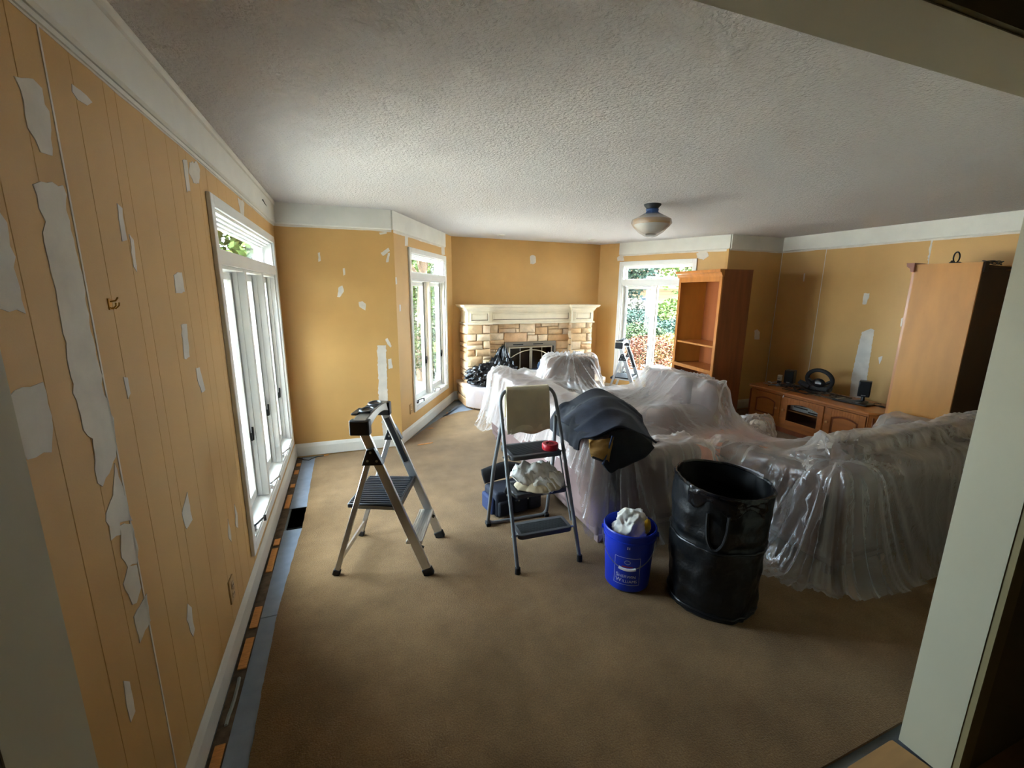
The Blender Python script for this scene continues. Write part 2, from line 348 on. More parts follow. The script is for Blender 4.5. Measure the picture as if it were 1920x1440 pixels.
# ------------------------------------------------------------------ the room shell
H = 2.44
Y0 = 0.76
PA = (0.0, 4.70); PB = (1.042, 4.70); PC = (2.056, 6.541); PD = (4.602, 6.637); PF = (5.454, 4.733); WX = 6.413; PG = (WX, 4.733)
WALLS = {  # key: start, end (room lies to the right of start -> end)
    'left': ((0, Y0), PA), 'rl': (PA, PB), 'bl': (PB, PC), 'back': (PC, PD), 'br': (PD, PF), 'rr': (PF, PG), 'right': (PG, (WX, Y0)), 'near': ((WX, Y0), (0, Y0))}
NAMES = {'left': 'wall_left', 'rl': 'wall_return_left', 'bl': 'wall_bay_left', 'back': 'wall_back', 'br': 'wall_bay_right', 'rr': 'wall_return_right', 'right': 'wall_right', 'near': 'wall_near'}
def wframe(k):
    p, q = WALLS[k]; d = Vector((q[0]-p[0], q[1]-p[1])); return p, math.atan2(d.y, d.x), d.length
def put(o, k):
    p, a, L = wframe(k); o.location = (p[0], p[1], 0); o.rotation_euler = (0, 0, a); return o

# windows: key -> wall, outer casing s0, s1, z0, z1, casements
WIN = {1: ('left', 2.555-Y0, 4.515-Y0, .205, 2.12, 3), 2: ('bl', .412, 1.775, .262, 2.135, 2), 3: ('br', .397, 1.655, .262, 2.15, 2)}
CW = .058
HOLE = {w[0]: (w[1]+CW, w[2]-CW, w[3]+CW, w[4]-CW) for w in WIN.values()}
LABW = {'left': 'tan panelled left wall with white putty patches', 'rl': 'tan return wall beyond the left window', 'bl': 'tan angled bay wall left of the fireplace',
        'back': 'tan wall above and behind the stone fireplace', 'br': 'tan angled bay wall right of the fireplace', 'rr': 'short tan return wall behind the open bookcase',
        'right': 'long tan right wall behind the media cabinet', 'near': 'near wall with the wide opening and its header'}
TH = .14
wall_o = {}
for k in WALLS:
    p, a, L = wframe(k); m = MB()
    y0, y1 = (0.0, TH)
    if k == 'left': y0 = .009
    if k == 'near':
        jl, jr = WX-2.483, WX-.17     # opening from world x .17 to 2.483
        m.box(-.1, jl, 0, .15, 0, H); m.box(jr, L, 0, .15, 0, H); m.box(jl, jr, 0, .15, 2.2, H)
    elif k in HOLE:
        a0, a1, b0, b1 = HOLE[k]
        m.box(0, a0, y0, y1, -.05, H); m.box(a1, L, y0, y1, -.05, H); m.box(a0, a1, y0, y1, -.05, b0); m.box(a0, a1, y0, y1, b1, H)
    else:
        m.box(-.02, L+.02, y0, y1, -.05, H)
    o = m.build(NAMES[k], jamb_m if k == 'near' else wall_m)
    put(o, k); tag(o, LABW[k], 'wall', kind='structure'); wall_o[k] = o

# panelling boards of the left wall: each board its own piece, V-grooves between
gy = [.80, .90, 1.02, 1.16, 1.28, 1.385, 1.50, 1.66, 1.73, 1.915, 2.11, 2.24, 2.33, 2.48, 2.62, 2.80, 2.98, 3.10, 3.27, 3.42, 3.55, 3.74, 3.86, 4.03, 4.20, 4.31, 4.48, 4.60, 4.70]
a0, a1, b0, b1 = HOLE['left']
def board(s0, s1, z0, z1):
    if s1-s0 < .004 or z1-z0 < .01: return
    c = .0016; m = MB()
    x0, x1 = s0, s1
    pr = [(x0, .009), (x0, .0012), (x0+c, 0), (x1-c, 0), (x1, .0012), (x1, .009)]
    if x1-x0 > 2.5*c:
        m.prism(pr, z0, z1, lambda u, v, a: (u, v, a)); m.build('panel_board', wall_m, wall_o['left'])
for i in range(len(gy)-1):
    s0, s1 = gy[i]-Y0, gy[i+1]-Y0
    segs = [(s0, min(s1, a0)), (max(s0, a1), s1)]
    for u, v in segs:
        if v > u: board(u, v, 0, H)
    u, v = max(s0, a0), min(s1, a1)
    if v > u: board(u, v, 0, b0); board(u, v, b1, H)
MB().box(0, .04, 0, .009, 0, H).build('panel_board', wall_m, wall_o['left'])

def poly_slab(poly, t, y=0.0, amp=.006, sub=5, seed=0):
    """irregular thin patch on a wall face (wall frame: s, depth, z)"""
    pts = []; k = len(poly)
    per = sum((Vector(poly[i])-Vector(poly[(i+1) % k])).length for i in range(k))
    amp = min(amp, per*.012)
    for i in range(k):
        p = Vector(poly[i]); q = Vector(poly[(i+1) % k]); n = max(1, int((q-p).length/.018))
        for j in range(n):
            c = p.lerp(q, j/n); nn = Vector((-(q-p).y, (q-p).x)).normalized()
            pts.append(c + nn*noise1(c.x*40+seed, c.y*40, seed)*amp*2)
    m = MB()
    bm = bmesh.new()
    vs = [bm.verts.new((p.x, y-t, p.y)) for p in pts]
    f = bm.faces.new(vs)
    ex = bmesh.ops.extrude_face_region(bm, geom=[f])
    for g in ex['geom']:
        if isinstance(g, bmesh.types.BMVert): g.co.y = y+.0005
    bmesh.ops.triangulate(bm, faces=bm.faces[:]); bmesh.ops.recalc_face_normals(bm, faces=bm.faces)
    return bm
def bm_obj(name, bm, m, parent=None):
    me = bpy.data.meshes.new(name); bm.to_mesh(me); bm.free(); me.materials.append(m)
    o = bpy.data.objects.new(name, me); col.objects.link(o)
    if parent: o.parent = parent
    return o
for k, L_ in PATCH.items():
    for i, poly in enumerate(L_):
        o = bm_obj('putty_patch', poly_slab(poly, .0016, seed=i*3.1), putty_m, wall_o[k])
# long seams where panels meet
def seam(k, s0, z0, s1, z1, w=.006):
    m = MB(); d = Vector((s1-s0, z1-z0)).normalized(); n = Vector((-d.y, d.x))*w/2
    m.prism([(s0+n.x, z0+n.y), (s1+n.x, z1+n.y), (s1-n.x, z1-n.y), (s0-n.x, z0-n.y)], -.0016, .0004, lambda u, v, a: (u, a, v))
    m.build('caulked_seam', putty_m, wall_o[k])
seam('left', 1.381-Y0, .13, 1.385-Y0, 2.25, .007)
seam('right', 4.733-4.10, .45, 4.733-4.107, 2.25, .008)
seam('right', .006, .14, .006, 2.25, .010)
seam('right', 4.733-2.99, .14, 4.733-2.996, 2.2, .006)
seam('br', 2.08, .14, 2.08, 2.25, .012)
seam('bl', .006, .14, .006, 2.25, .010)
# crown boards (white primed band under the ceiling), with the ragged brushed primer edge below
CR = 2.255
crown_span = {'left': None, 'rl': None, 'bl': (0, 1.765), 'br': (.378, 2.086), 'rr': None, 'right': None}
for i, (k, sp) in enumerate(crown_span.items()):
    p, a, L = wframe(k); s0, s1 = sp or (0, L)
    m = MB(); t = .018
    m.prism([(0, CR), (-t*.5, CR), (-t, CR+.008), (-t, H), (0, H)], s0, s1, lambda u, v, a: (a, u, v))
    if k == 'left':
        m.prism([(0, CR-.018), (-.007, CR-.018), (-.007, CR-.004), (0, CR-.004)], s0, s1, lambda u, v, a: (a, u, v))
        m.prism([(-t, H-.03), (-t-.010, H-.026), (-t-.014, H-.012), (-t-.014, H), (-t, H)], s0, s1, lambda u, v, a: (a, u, v))
    o = m.build('trim_%d' % (i+1), primer_m); put(o, k)
    tag(o, {'left': 'white crown board along the top of the left wall', 'rl': 'shaded white crown board above the left return wall', 'bl': 'white crown board above the left bay window',
            'br': 'white crown board above the right bay window', 'rr': 'shaded white crown board above the right return wall', 'right': 'white crown board along the top of the right wall'}[k], 'trim', kind='structure')
    # ragged brush edge
    n = int((s1-s0)/.02); up = []; lo = []
    for j in range(n+1):
        s = s0+(s1-s0)*j/n
        d = .012 + .014*fbm(np.array([s*6+i*31]), np.array([.3]), i)[0] + .02*max(0, fbm(np.array([s*2.3+i*17]), np.array([2.3]), i+5)[0]-.55)
        lo.append((s, CR-(d if k != 'left' else d*.6+.012)))
    poly = [(s0, CR+.004), (s1, CR+.004)] + list(reversed(lo))
    mm = MB(); mm.prism(poly, -.0014, .0005, lambda u, v, a: (u, a, v)); mm.build('primer_edge', putty_m, wall_o[k])
# black mark of the wires on the left crown board
m = MB(); m.prism([(3.30, 2.345), (3.36, 2.362), (3.42, 2.35), (3.53, 2.335), (3.43, 2.338), (3.35, 2.348)], -.0195, -.017, lambda u, v, a: (u, a, v))
o = m.build('black_mark', dark_m, bpy.data.objects['trim_1']); o['label'] = 'black wire mark on the white crown board'

# baseboards
def baseboard(k, s0, s1, nm, label):
    m = MB()
    m.prism([(0, .004), (-.014, .004), (-.014, .098), (-.010, .112), (-.006, .126), (-.002, .134), (0, .134)], s0, s1, lambda u, v, a: (a, u, v))
    o = m.build('baseboard_'+nm, base_m); put(o, k); tag(o, label, 'baseboard', kind='structure')
baseboard('left', .01, 3.94, 'left', 'white baseboard along the left window wall')
baseboard('rl', 0, 1.05, 'return_left', 'white baseboard on the left return wall')
baseboard('bl', -.01, 2.10, 'bay_left', 'white baseboard under the left bay window')
baseboard('back', 0, .12, 'back', 'short white baseboard left of the hearth')
baseboard('br', 0, 2.09, 'bay_right', 'white baseboard under the right bay window')
baseboard('rr', -.01, .96, 'return_right', 'white baseboard on the right return wall')
baseboard('right', 0, 3.97, 'right', 'white baseboard along the right wall')

# windows
def window(n, k, s0, s1, z0, z1, nc, label, swing=None):
    w = thing('window_%d' % n, label, 'window', kind='structure'); put(w, k)
    c = CW; T = trim_m
    # casing boards
    for b in ((s0, s0+c, z0, z1), (s1-c, s1, z0, z1), (s0+c, s1-c, z1-c, z1), (s0+c, s1-c, z0, z0+c)):
        MB().box(b[0], b[1], -.020, 0, b[2], b[3]).build('casing', T, w, bevel=.003, seg=1)
    a0, a1, b0, b1 = s0+c, s1-c, z0+c, z1-c
    D1 = .135
    for b in ((a0, a0+.014, 0, D1, b0, b1), (a1-.014, a1, 0, D1, b0, b1), (a0, a1, 0, D1, b1-.014, b1)):
        MB().box(*b).build('jamb_lining', T, w)
    # stepped stops under the head
    for q in range(3):
        MB().box(a0+.014, a1-.014, .03+.025*q, .05+.025*q, b1-.026-.012*q, b1-.014).build('head_stop', T, w)
    MB().prism([(-.012, b0), (-.012, b0+.012), (.04, b0+.022), (D1, b0+.034), (D1, b0)], a0, a1, lambda u, v, a: (a, u, v)).build('sill', T, w)
    tz0, tz1 = 1.772, 1.868
    tr = MB().box(a0, a1, -.014, .11, tz0+.02, tz1).box(a0, a1, .0, .11, tz0, tz0+.02).build('transom_bar', T, w, bevel=.003, seg=1)
    # upper fixed light
    f = .016
    fr = MB()
    for b in ((a0+.014, a1-.014, tz1, tz1+f), (a0+.014, a1-.014, b1-.014-f, b1-.014), (a0+.014, a0+.014+f, tz1, b1-.014), (a1-.014-f, a1-.014, tz1, b1-.014)):
        fr.box(b[0], b[1], .07, .11, b[2], b[3])
    fr = fr.build('transom_sash', T, w)
    MB().box(a0+.014+f, a1-.014-f, .088, .092, tz1+f, b1-.014-f).build('pane', glass_m, fr)
    # casements
    mw = .05; L = (a1-a0-.028-(nc-1)*mw)/nc; zb, zt = b0+.030, tz0
    for i in range(nc):
        u0 = a0+.014+i*(L+mw); u1 = u0+L
        if i < nc-1:
            MB().box(u1, u1+mw, -.006, .11, zb-.01, zt+.02).build('mullion', T, w, bevel=.004, seg=1)
        # stops beside the sash
        for e0, e1 in ((u0, u0+.012), (u1-.012, u1)):
            MB().box(e0, e1, .035, .06, zb, zt).build('stop', T, w)
        st = .046
        sm = MB(); sw = swing and swing.get(i)
        x0, x1 = 0, L; yy0, yy1 = 0, .036
        for b in ((x0, x0+st, zb+.004, zt-.004), (x1-st, x1, zb+.004, zt-.004), (x0+st, x1-st, zb+.004, zb+.004+st*1.3), (x0+st, x1-st, zt-.004-st, zt-.004)):
            sm.box(b[0], b[1], yy0, yy1, b[2], b[3])
        so = sm.build('sash', T, w, bevel=.003, seg=1)
        MB().box(x0+st, x1-st, .016, .020, zb+.004+st*1.3, zt-.004-st).build('pane', glass_m, so)
        # glazing bead
        bd = MB()
        for b in ((x0+st, x0+st+.010, zb+st, zt-st), (x1-st-.010, x1-st, zb+st, zt-st)): bd.box(b[0], b[1], -.004, .016, b[2], b[3])
        bd.build('glazing_bead', T, so)
        so.location = (u0, .066, 0)
        if sw: # hinged on its right stile, swung outward
            so.location = (u1, .10, 0); so.rotation_euler = (0, 0, R(180-sw))
        # lever lock on the stile and crank on the sill
        lv = MB().bar((x1-.02, -.004, zb+.42), (x1-.02, -.016, zb+.42), .014, .05).bar((x1-.02, -.016, zb+.40), (x1-.035, -.022, zb+.49), .010, .012)
        if not sw: lv.build('lock_lever', black_m, so)
        cr = MB().box(u0+.06, u0+.12, -.002, .03, zb-.012, zb+.012).tube([(u0+.09, .01, zb+.012), (u0+.09, -.015, zb+.03), (u0+.14, -.03, zb+.03), (u0+.19, -.035, zb+.018)], .006, 6)
        cr.cyl((u0+.19, -.036, zb+.028), (u0+.19, -.036, zb-.008), .008, n=8)
        cr.build('crank_handle', black_m if i == 0 else steel_m, w)
    # sky portal in the opening
    pl_ = bpy.data.lights.new('portal', 'AREA'); pl_.shape = 'RECTANGLE'; pl_.size = a1-a0; pl_.size_y = b1-b0
    pl_.cycles.is_portal = True; po = bpy.data.objects.new('window_portal', pl_); col.objects.link(po); po.parent = w
    po.location = ((a0+a1)/2, .16, (b0+b1)/2); po.rotation_euler = (R(-90), 0, 0)
window(1, *WIN[1], 'large white three-casement window in the panelled left wall')
window(2, *WIN[2], 'white two-casement bay window left of the fireplace')
window(3, *WIN[3], 'white bay window right of the fireplace, partly behind the bookcase', swing={1: 62})

# ceiling, floor, carpet
room = [(0-.1, .70), PA, (0.0, 4.8), (PB[0]-.05, 4.8), (PC[0]-.1, 6.7), (PD[0]+.1, 6.75), (PF[0]+.1, 4.85), (WX+.1, 4.85), (WX+.1, .70)]
o = MB().prism([(-.12, .76), (-.12, 4.82), (.98, 4.82), (1.96, 6.68), (4.70, 6.76), (5.56, 4.86), (WX+.12, 4.86), (WX+.12, .76)], H, H+.12, lambda u, v, a: (u, v, a)).build('ceiling', ceil_m)
tag(o, 'white stippled ceiling of the living room', 'ceiling', kind='structure')
m = MB(); vx0, vx1, vy0, vy1 = .085, .19, 3.215, 3.525
zt, zb = -.014, -.10
for b in ((-.12, vx0, -2.6, 6.8), (vx1, WX+.3, -2.6, 6.8), (vx0, vx1, -2.6, vy0), (vx0, vx1, vy1, 6.8)):
    m.box(b[0], b[1], b[2], b[3], zb, zt)
floor = m.build('floor', sub_m); tag(floor, 'grey subfloor exposed along the left baseboard', 'floor', kind='structure')
# underlay strips with a gap at the vent
for y0, y1, x1 in ((.78, 2.30, .20), (2.304, 3.20, .21), (3.54, 4.16, .22), (4.163, 4.66, .22)):
    MB().box(.066, x1, y0, y1, zt, zt+.006).build('underlay_strip', pad_m, floor)
MB().box(.012, .066, .78, 4.68, zt, zt+.002).build('bare_edge', dirt_m, floor)
for y0, y1 in ((1.00, 1.14), (1.30, 1.62), (1.98, 2.17), (2.24, 2.40), (2.72, 2.98), (3.02, 3.10), (3.56, 3.80), (3.95, 4.02), (4.25, 4.34), (4.45, 4.52)):
    MB().box(.024, .060, y0, y1, zt+.002, zt+.009).build('tack_strip', tack_m, floor, bevel=.001, seg=1)
for y0, y1 in ((1.70, 1.93), (1.15, 1.27)):
    pts = [(.045+.012*noise1(y*9, 1), y, zt+.006+.004*noise1(y*30, 2)) for y in np.linspace(y0, y1, 12)]
    MB().tube(pts, .007, 5).build('torn_underlay_scrap', mat('grey_scrap', '8e9290', .9), floor)
vent = MB().box(vx0, vx1, vy0, vy1, -.22, -.215)
for b in ((vx0-.004, vx0, vy0, vy1), (vx1, vx1+.004, vy0, vy1), (vx0, vx1, vy0-.004, vy0), (vx0, vx1, vy1, vy1+.004)): vent.box(b[0], b[1], b[2], b[3], -.215, -.004)
vo = vent.build('floor_duct', mat('dark_duct_metal', '1c1d1a', .5, .6), floor); vo['label'] = 'open black floor duct beside the left window'
# carpet with hand-cut edge
edge = []
for y in np.linspace(.80, 4.60, 190):
    bx = np.interp(y, [.8, 1.5, 1.8, 2.3, 2.73, 3.2, 3.52, 4.0, 4.6], [.158, .157, .149, .144, .161, .186, .19, .185, .185])
    edge.append((bx + .004*noise1(y*14, 3.1) + .002*noise1(y*60, 1.7), y))
cp = edge + [(.22, 4.655), (.5, 4.672), (1.0, 4.675), (1.20, 4.93), (1.42, 5.27), (1.66, 5.62), (1.95, 5.83), (2.25, 5.90), (4.6, 5.9), (4.75, 6.1), (5.40, 4.70), (WX-.03, 4.70), (WX-.03, .80), (2.6, .802), (2.1, .79), (1.4, .80), (.8, .795)]
bm = bmesh.new(); f = bm.faces.new([bm.verts.new((x, y, 0)) for x, y in cp])
ex = bmesh.ops.extrude_face_region(bm, geom=[f])
for g in ex['geom']:
    if isinstance(g, bmesh.types.BMVert): g.co.z = -.013
bmesh.ops.triangulate(bm, faces=bm.faces[:]); bmesh.ops.recalc_face_normals(bm, faces=bm.faces)
carpet = bm_obj('carpet', bm, carpet_m); tag(carpet, 'worn beige carpet cut back from the left baseboard', 'carpet')
# grey underlay showing by the bay corner
MB().prism([(1.22, 4.87), (1.62, 5.55), (2.02, 6.20), (2.15, 6.28), (2.2, 5.85), (1.9, 5.8), (1.6, 5.57)], zt, zt+.008, lambda u, v, a: (u, v, a)).build('underlay_strip', pad_m, floor)
for i in range(9):
    t = i/9; x = 1.3+.62*t; y = 4.98+1.08*t
    MB().bar((x, y, -.004), (x+.03, y+.05+.03*noise1(i, 4), -.003), .016, .004).build('tack_strip', tack_m if i % 2 else dirt_m, floor)

# unseen roof slab, added so its eaves cut the skylight at the windows
o = MB().prism([(-.55, -2.8), (-.55, 5.2), (.75, 5.2), (1.75, 7.1), (4.95, 7.2), (5.85, 5.3), (WX+.85, 5.5), (WX+.85, -2.8)], H+.13, H+.25, lambda u, v, a: (u, v, a)).build('roof', mat('added_eave_soffit', 'b8b2a4', .8)); tag(o, 'unseen roof slab added to shade the windows with its eaves', 'roof', kind='structure')
# the hall the photograph is taken from
hall_m = mat('hall_wall_paint', '6e6448', .6)  # one dark tan for all hall walls
for nm, b in (('wall_hall_left', (-1.3, -1.16, -2.6, .61, -.1, H)), ('wall_hall_back', (-1.3, 4.2, -2.74, -2.6, -.1, H)), ('wall_hall_right', (4.06, 4.2, -2.6, .61, -.1, H)), ('wall_hall_corner', (-1.3, -.10, .61, .76, -.1, H))):
    o = MB().box(*b).build(nm, hall_m); tag(o, 'dark tan hall wall behind the camera', 'wall', kind='structure')
o = MB().box(2.56, 4.2, .598, .612, 0, H).box(-1.2, .168, .598, .612, 0, H).box(.168, 2.5, .598, .612, 2.203, H).build('wall_hall_front', hall_m); tag(o, 'dark hall side of the wall around the opening', 'wall', kind='structure')
o = MB().box(2.486, 2.56, .592, .612, 0, 2.2).build('trim_opening', mat('tan_corner_trim', '8c7f5a', .5)); tag(o, 'tan corner trim on the hall side of the right jamb', 'trim', kind='structure')
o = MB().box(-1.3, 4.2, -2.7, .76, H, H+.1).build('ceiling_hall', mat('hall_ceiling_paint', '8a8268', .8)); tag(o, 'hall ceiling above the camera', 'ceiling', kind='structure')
o = MB().box(-1.25, 4.1, -2.6, .60, -.012, -.001).build('floor_hall', mat('hall_tan_floor', 'a5804f', .5, vary=(3, .1), stretch=(1, 8, 1))); tag(o, 'tan hall floor at the opening', 'floor', kind='structure')
o = MB().prism([(2.475, .612), (2.47, .665), (2.455, .765), (2.44, .767), (2.19, .757), (1.9, .66), (1.9, .612)], -.013, .003, lambda u, v, a: (u, v, a)).build('trim_threshold', mat('tan_threshold_board', 'b98f5c', .55, vary=(4, .08), stretch=(1, 9, 1)))
tag(o, 'tan threshold board at the foot of the right jamb', 'trim', kind='structure')
t = thing('hall_fill_lamp', 'unseen hall lamp added behind the camera as dim fill', 'lamp', (1.6, -1.2, H))  # lamp added out of view for dim light on the near zone
MB().lathe([(.02, 0), (.16, 0), (.16, -.02), (.05, -.025)], 24).build('canopy', steel_m, t, smooth=True)
MB().lathe([(.15, -.02), (.14, -.07), (.09, -.11), (.001, -.125)], 24).build('glass_bowl', film_mat('frosted_bowl', .5, .1, 'ffffff'), t, smooth=True)
ld = bpy.data.lights.new('hall_fill_bulb', 'POINT'); ld.energy = 0.7; ld.shadow_soft_size = .05; ld.color = (1, .86, .66)
lo_ = bpy.data.objects.new('hall_fill_bulb', ld); col.objects.link(lo_); lo_.parent = t; lo_.location = (0, 0, -.07)
# ------------------------------------------------------------------ fireplace
stone_ms = [mat('stone_'+c, c, .85, vary=(7, .16), bump=(26, .8, .012)) for c in ('d8b68c', 'cfa678', 'dcc09c', 'c9a27a', 'e0c6a4', 'cbb092')]
mortar_m = mat('dark_mortar', '7a6650', .95, bump=(60, .4, .004))
mantel_m = mat('cream_mantel_paint', 'e9dcc2', .45, vary=(8, .05))
groove_m = mat('groove_brown', '7d6a50', .6)
bronze_m = mat('bronze_grey_metal', '8a7f70', .4, .6)
fp = thing('fireplace', 'tan stone fireplace with cream panelled mantel and glass doors', 'fireplace'); put(fp, 'back')
FB = (.735, 1.60, .33, .905)
core = MB(); core.box(.115, .465, -.345, 0, 0, 1.19); core.box(.465, FB[0], -.265, 0, 0, 1.19); core.box(FB[1], 1.845, -.265, 0, 0, 1.19); core.box(1.845, 2.225, -.345, 0, 0, 1.19)
core.box(FB[0], FB[1], -.265, 0, FB[3], 1.19); core.box(FB[0], FB[1], -.265, 0, 0, FB[2])
core = core.build('masonry_core', mortar_m, fp)
def stone_mesh(s0, s1, z0, z1, yf, yb, seed):
    rr = random.Random(seed); e = min(.014, (s1-s0)*.16, (z1-z0)*.2)
    j = lambda a: rr.uniform(-a, a)
    B = [(s0, yb, z0), (s1, yb, z0), (s1, yb, z1), (s0, yb, z1)]
    E_ = [(s0+j(.003), yf+e*1.1+j(.003), z0+j(.003)), (s1+j(.003), yf+e*1.1+j(.003), z0+j(.003)), (s1+j(.003), yf+e*1.1+j(.003), z1+j(.003)), (s0+j(.003), yf+e*1.1+j(.003), z1+j(.003))]
    sm, zm = (s0+s1)/2, (z0+z1)/2
    F_ = []
    ring = [(s0+e, z0+e), (sm+j(.02), z0+e*.9), (s1-e, z0+e), (s1-e*.9, zm+j(.01)), (s1-e, z1-e), (sm+j(.02), z1-e*.9), (s0+e, z1-e), (s0+e*.9, zm+j(.01))]
    for a, b in ring: F_.append((a+j(.004), yf+j(.006), b+j(.004)))
    ctr = (sm+j(.02), yf-.004+j(.008), zm+j(.015))
    m = MB(); vs = B+E_+F_+[ctr]
    fs = [(0, 1, 5, 4), (1, 2, 6, 5), (2, 3, 7, 6), (3, 0, 4, 7)]
    fs += [(4, 5, 10, 9, 8), (5, 6, 12, 11, 10), (6, 7, 14, 13, 12), (7, 4, 8, 15, 14)]
    fs += [(8+i, 8+(i+1) % 8, 16) for i in range(8)]
    m.add(vs, fs); return m
for i, (s0, s1, z0, z1) in enumerate(STONES):
    pier = (s0+s1)/2 < .47 or (s0+s1)/2 > 1.835
    if pier: s0, s1 = (s0+.012, s1+.012) if s0 < 1 else (s0+.004, s1+.004)
    yf = (-.368 if pier else -.285)+rnd.uniform(-.006, .006)
    stone_mesh(s0, s1, z0, z1, yf, yf+.09, i).build('stone', stone_ms[(i*5+i//3) % 6], core, smooth=True, angle=55)
# stones on the pier returns
for sx, sgn in ((.113, -1), (1.845, -1), (2.228, 1)):
    z = .25; q = 0
    while z < 1.17:
        h = rnd.choice((.07, .1, .13)); h = min(h, 1.187-z)
        d0, d1 = (-.35, -.02) if sx != 1.845 else (-.352, -.27)
        m = stone_mesh(d0, d1, z, z+h-.008, 0, .05, q+50)
        m.v = [(sx+sgn*(.012-p[1]*1.0 if True else 0), p[0], p[2]) for p in m.v]
        m.build('stone', stone_ms[(q*7+2) % 6], core, smooth=True, angle=55); z += h; q += 1
# hearth
hm = MB(); hp = [(.06, 0), (.05, -.52), (.12, -.66), (.26, -.76), (.46, -.80), (2.0, -.80), (2.24, -.74), (2.34, -.6), (2.34, 0)]
hm.prism(hp, 0, .27, lambda u, v, a: (u, v, a)); hearth = hm.build('hearth', mortar_m, fp)
for (u0, v0), (u1, v1) in zip(hp[:-1], hp[1:]):
    L = math.hypot(u1-u0, v1-v0); n = max(1, int(L/.26)); d = ((u1-u0)/L, (v1-v0)/L); nn = (d[1], -d[0])
    if nn[0]*(1.2-u0)+nn[1]*(-.3-v0) > 0: nn = (-nn[0], -nn[1])
    for r_ in range(2):
        for q in range(n):
            t0 = L*q/n+.004; t1 = L*(q+1)/n-.004
            m = stone_mesh(t0, t1, .01+r_*.13, .132+r_*.13, 0, .03, q+r_*7)
            m.v = [(u0+d[0]*p[0]-nn[0]*(p[1]-.012), v0+d[1]*p[0]-nn[1]*(p[1]-.012), p[2]) for p in m.v]
            m.build('stone', stone_ms[(q+r_*3+int(u0*7)) % 6], hearth, smooth=True, angle=55)
hs = MB(); hs.prism([(1.2+(u-1.2)*1.02, v*1.03) for u, v in hp], .27, .325, lambda u, v, a: (u, v, a)); hs.build('hearth_slab', stone_ms[5], hearth, bevel=.012)
# mantel
mant = MB().box(.125, .485, -.37, 0, 1.20, 1.385).box(1.855, 2.235, -.37, 0, 1.20, 1.385).box(.485, 1.855, -.315, 0, 1.20, 1.385).build('mantel', mantel_m, fp, bevel=.002, seg=1)
def outline(off):
    o = off
    return [(.125-o, 0), (.125-o, -.37-o), (.485+o, -.37-o), (.485+o, -.315-o), (1.855-o, -.315-o), (1.855-o, -.37-o), (2.235+o, -.37-o), (2.235+o, 0)]
def moulding(prof, name, m_):
    m = MB(); P = [[(u, v, z) for u, v in outline(o)] for o, z in prof]
    m.grid(P); k = len(P[0])
    m.add(P[0], [tuple(range(k))]); m.add(P[-1], [tuple(range(k))])
    return m.build(name, m_, mant, smooth=True, angle=25)
moulding([(0, 1.372), (.010, 1.376), (.012, 1.392), (.020, 1.398), (.026, 1.414), (.040, 1.428), (.058, 1.436), (.066, 1.440), (.068, 1.450), (.076, 1.452), (.078, 1.470), (0, 1.470)], 'crown_moulding', mantel_m)
moulding([(0, 1.186), (.016, 1.186), (.020, 1.196), (.016, 1.206), (.004, 1.210), (0, 1.212)], 'lower_moulding', mantel_m)
for s0, s1, y in ((.165, .445, -.37), (.52, 1.82, -.315), (1.90, 2.195, -.37)):
    z0, z1 = 1.235, 1.358
    fr = MB(); b = .012
    for q in ((s0, s1, z0, z0+b), (s0, s1, z1-b, z1), (s0, s0+b, z0, z1), (s1-b, s1, z0, z1)): fr.box(q[0], q[1], y-.012, y, q[2], q[3])
    fr.build('panel_frame', mantel_m, mant, bevel=.003, seg=1)
    gl = MB()
    for q in ((s0+b, s1-b, z0+b, z0+b+.010), (s1-b-.008, s1-b, z0+b, z1-b)): gl.box(q[0], q[1], y-.004, y, q[2], q[3])
    gl.build('brown_groove', groove_m, mant)  # brown strips along the lower and right edges of each panel
    MB().box(s0+.034, s1-.034, y-.005, y, z0+.03, z1-.03).build('raised_panel', mantel_m, mant, bevel=.004, seg=1)
# firebox and doors
firebox_m = mat('dark_firebox', '241b16', .95, vary=(10, .4)); fbrick = mat('orange_firebrick', '8a4a28', .9, vary=(8, .25))  # dark brown for the firebox shell, orange for its right-hand bricks
f0, f1, fz0, fz1 = FB
fbx = MB().box(f0-.02, f1+.02, .12, .14, fz0-.02, fz1+.02).box(f0-.03, f0, -.26, .13, fz0-.02, fz1).box(f0, f1, -.26, .13, fz0-.03, fz0).box(f0, f1, -.26, .13, fz1, fz1+.03).build('firebox', firebox_m, fp)
for q in range(9):
    z0 = fz0+q*.064
    for w in range(3):
        y0 = -.25+w*.125+(q % 2)*.03; MB().box(f1-.012, f1+.02, y0, min(y0+.118, .12), z0, z0+.057).build('firebrick', fbrick, fbx)
sur = MB()
for b in ((f0, f1, fz1-.07, fz1), (f0, f0+.055, fz0, fz1-.07), (f1-.07, f1, fz0, fz1-.07)): sur.box(b[0], b[1], -.31, -.26, b[2], b[3])
sur = sur.build('door_surround', bronze_m, fp, bevel=.004, seg=1)
for a, b in ((.86, 1.03), (1.20, 1.37)): MB().box(a, b, -.313, -.309, fz1-.045, fz1-.03).build('vent_slot', dark_m, sur)
d0, d1 = f0+.055, f1-.07; dm = (d0+d1)/2; zt_ = fz1-.075
rail_m = mat('champagne_metal', 'c8b79c', .35, .7)
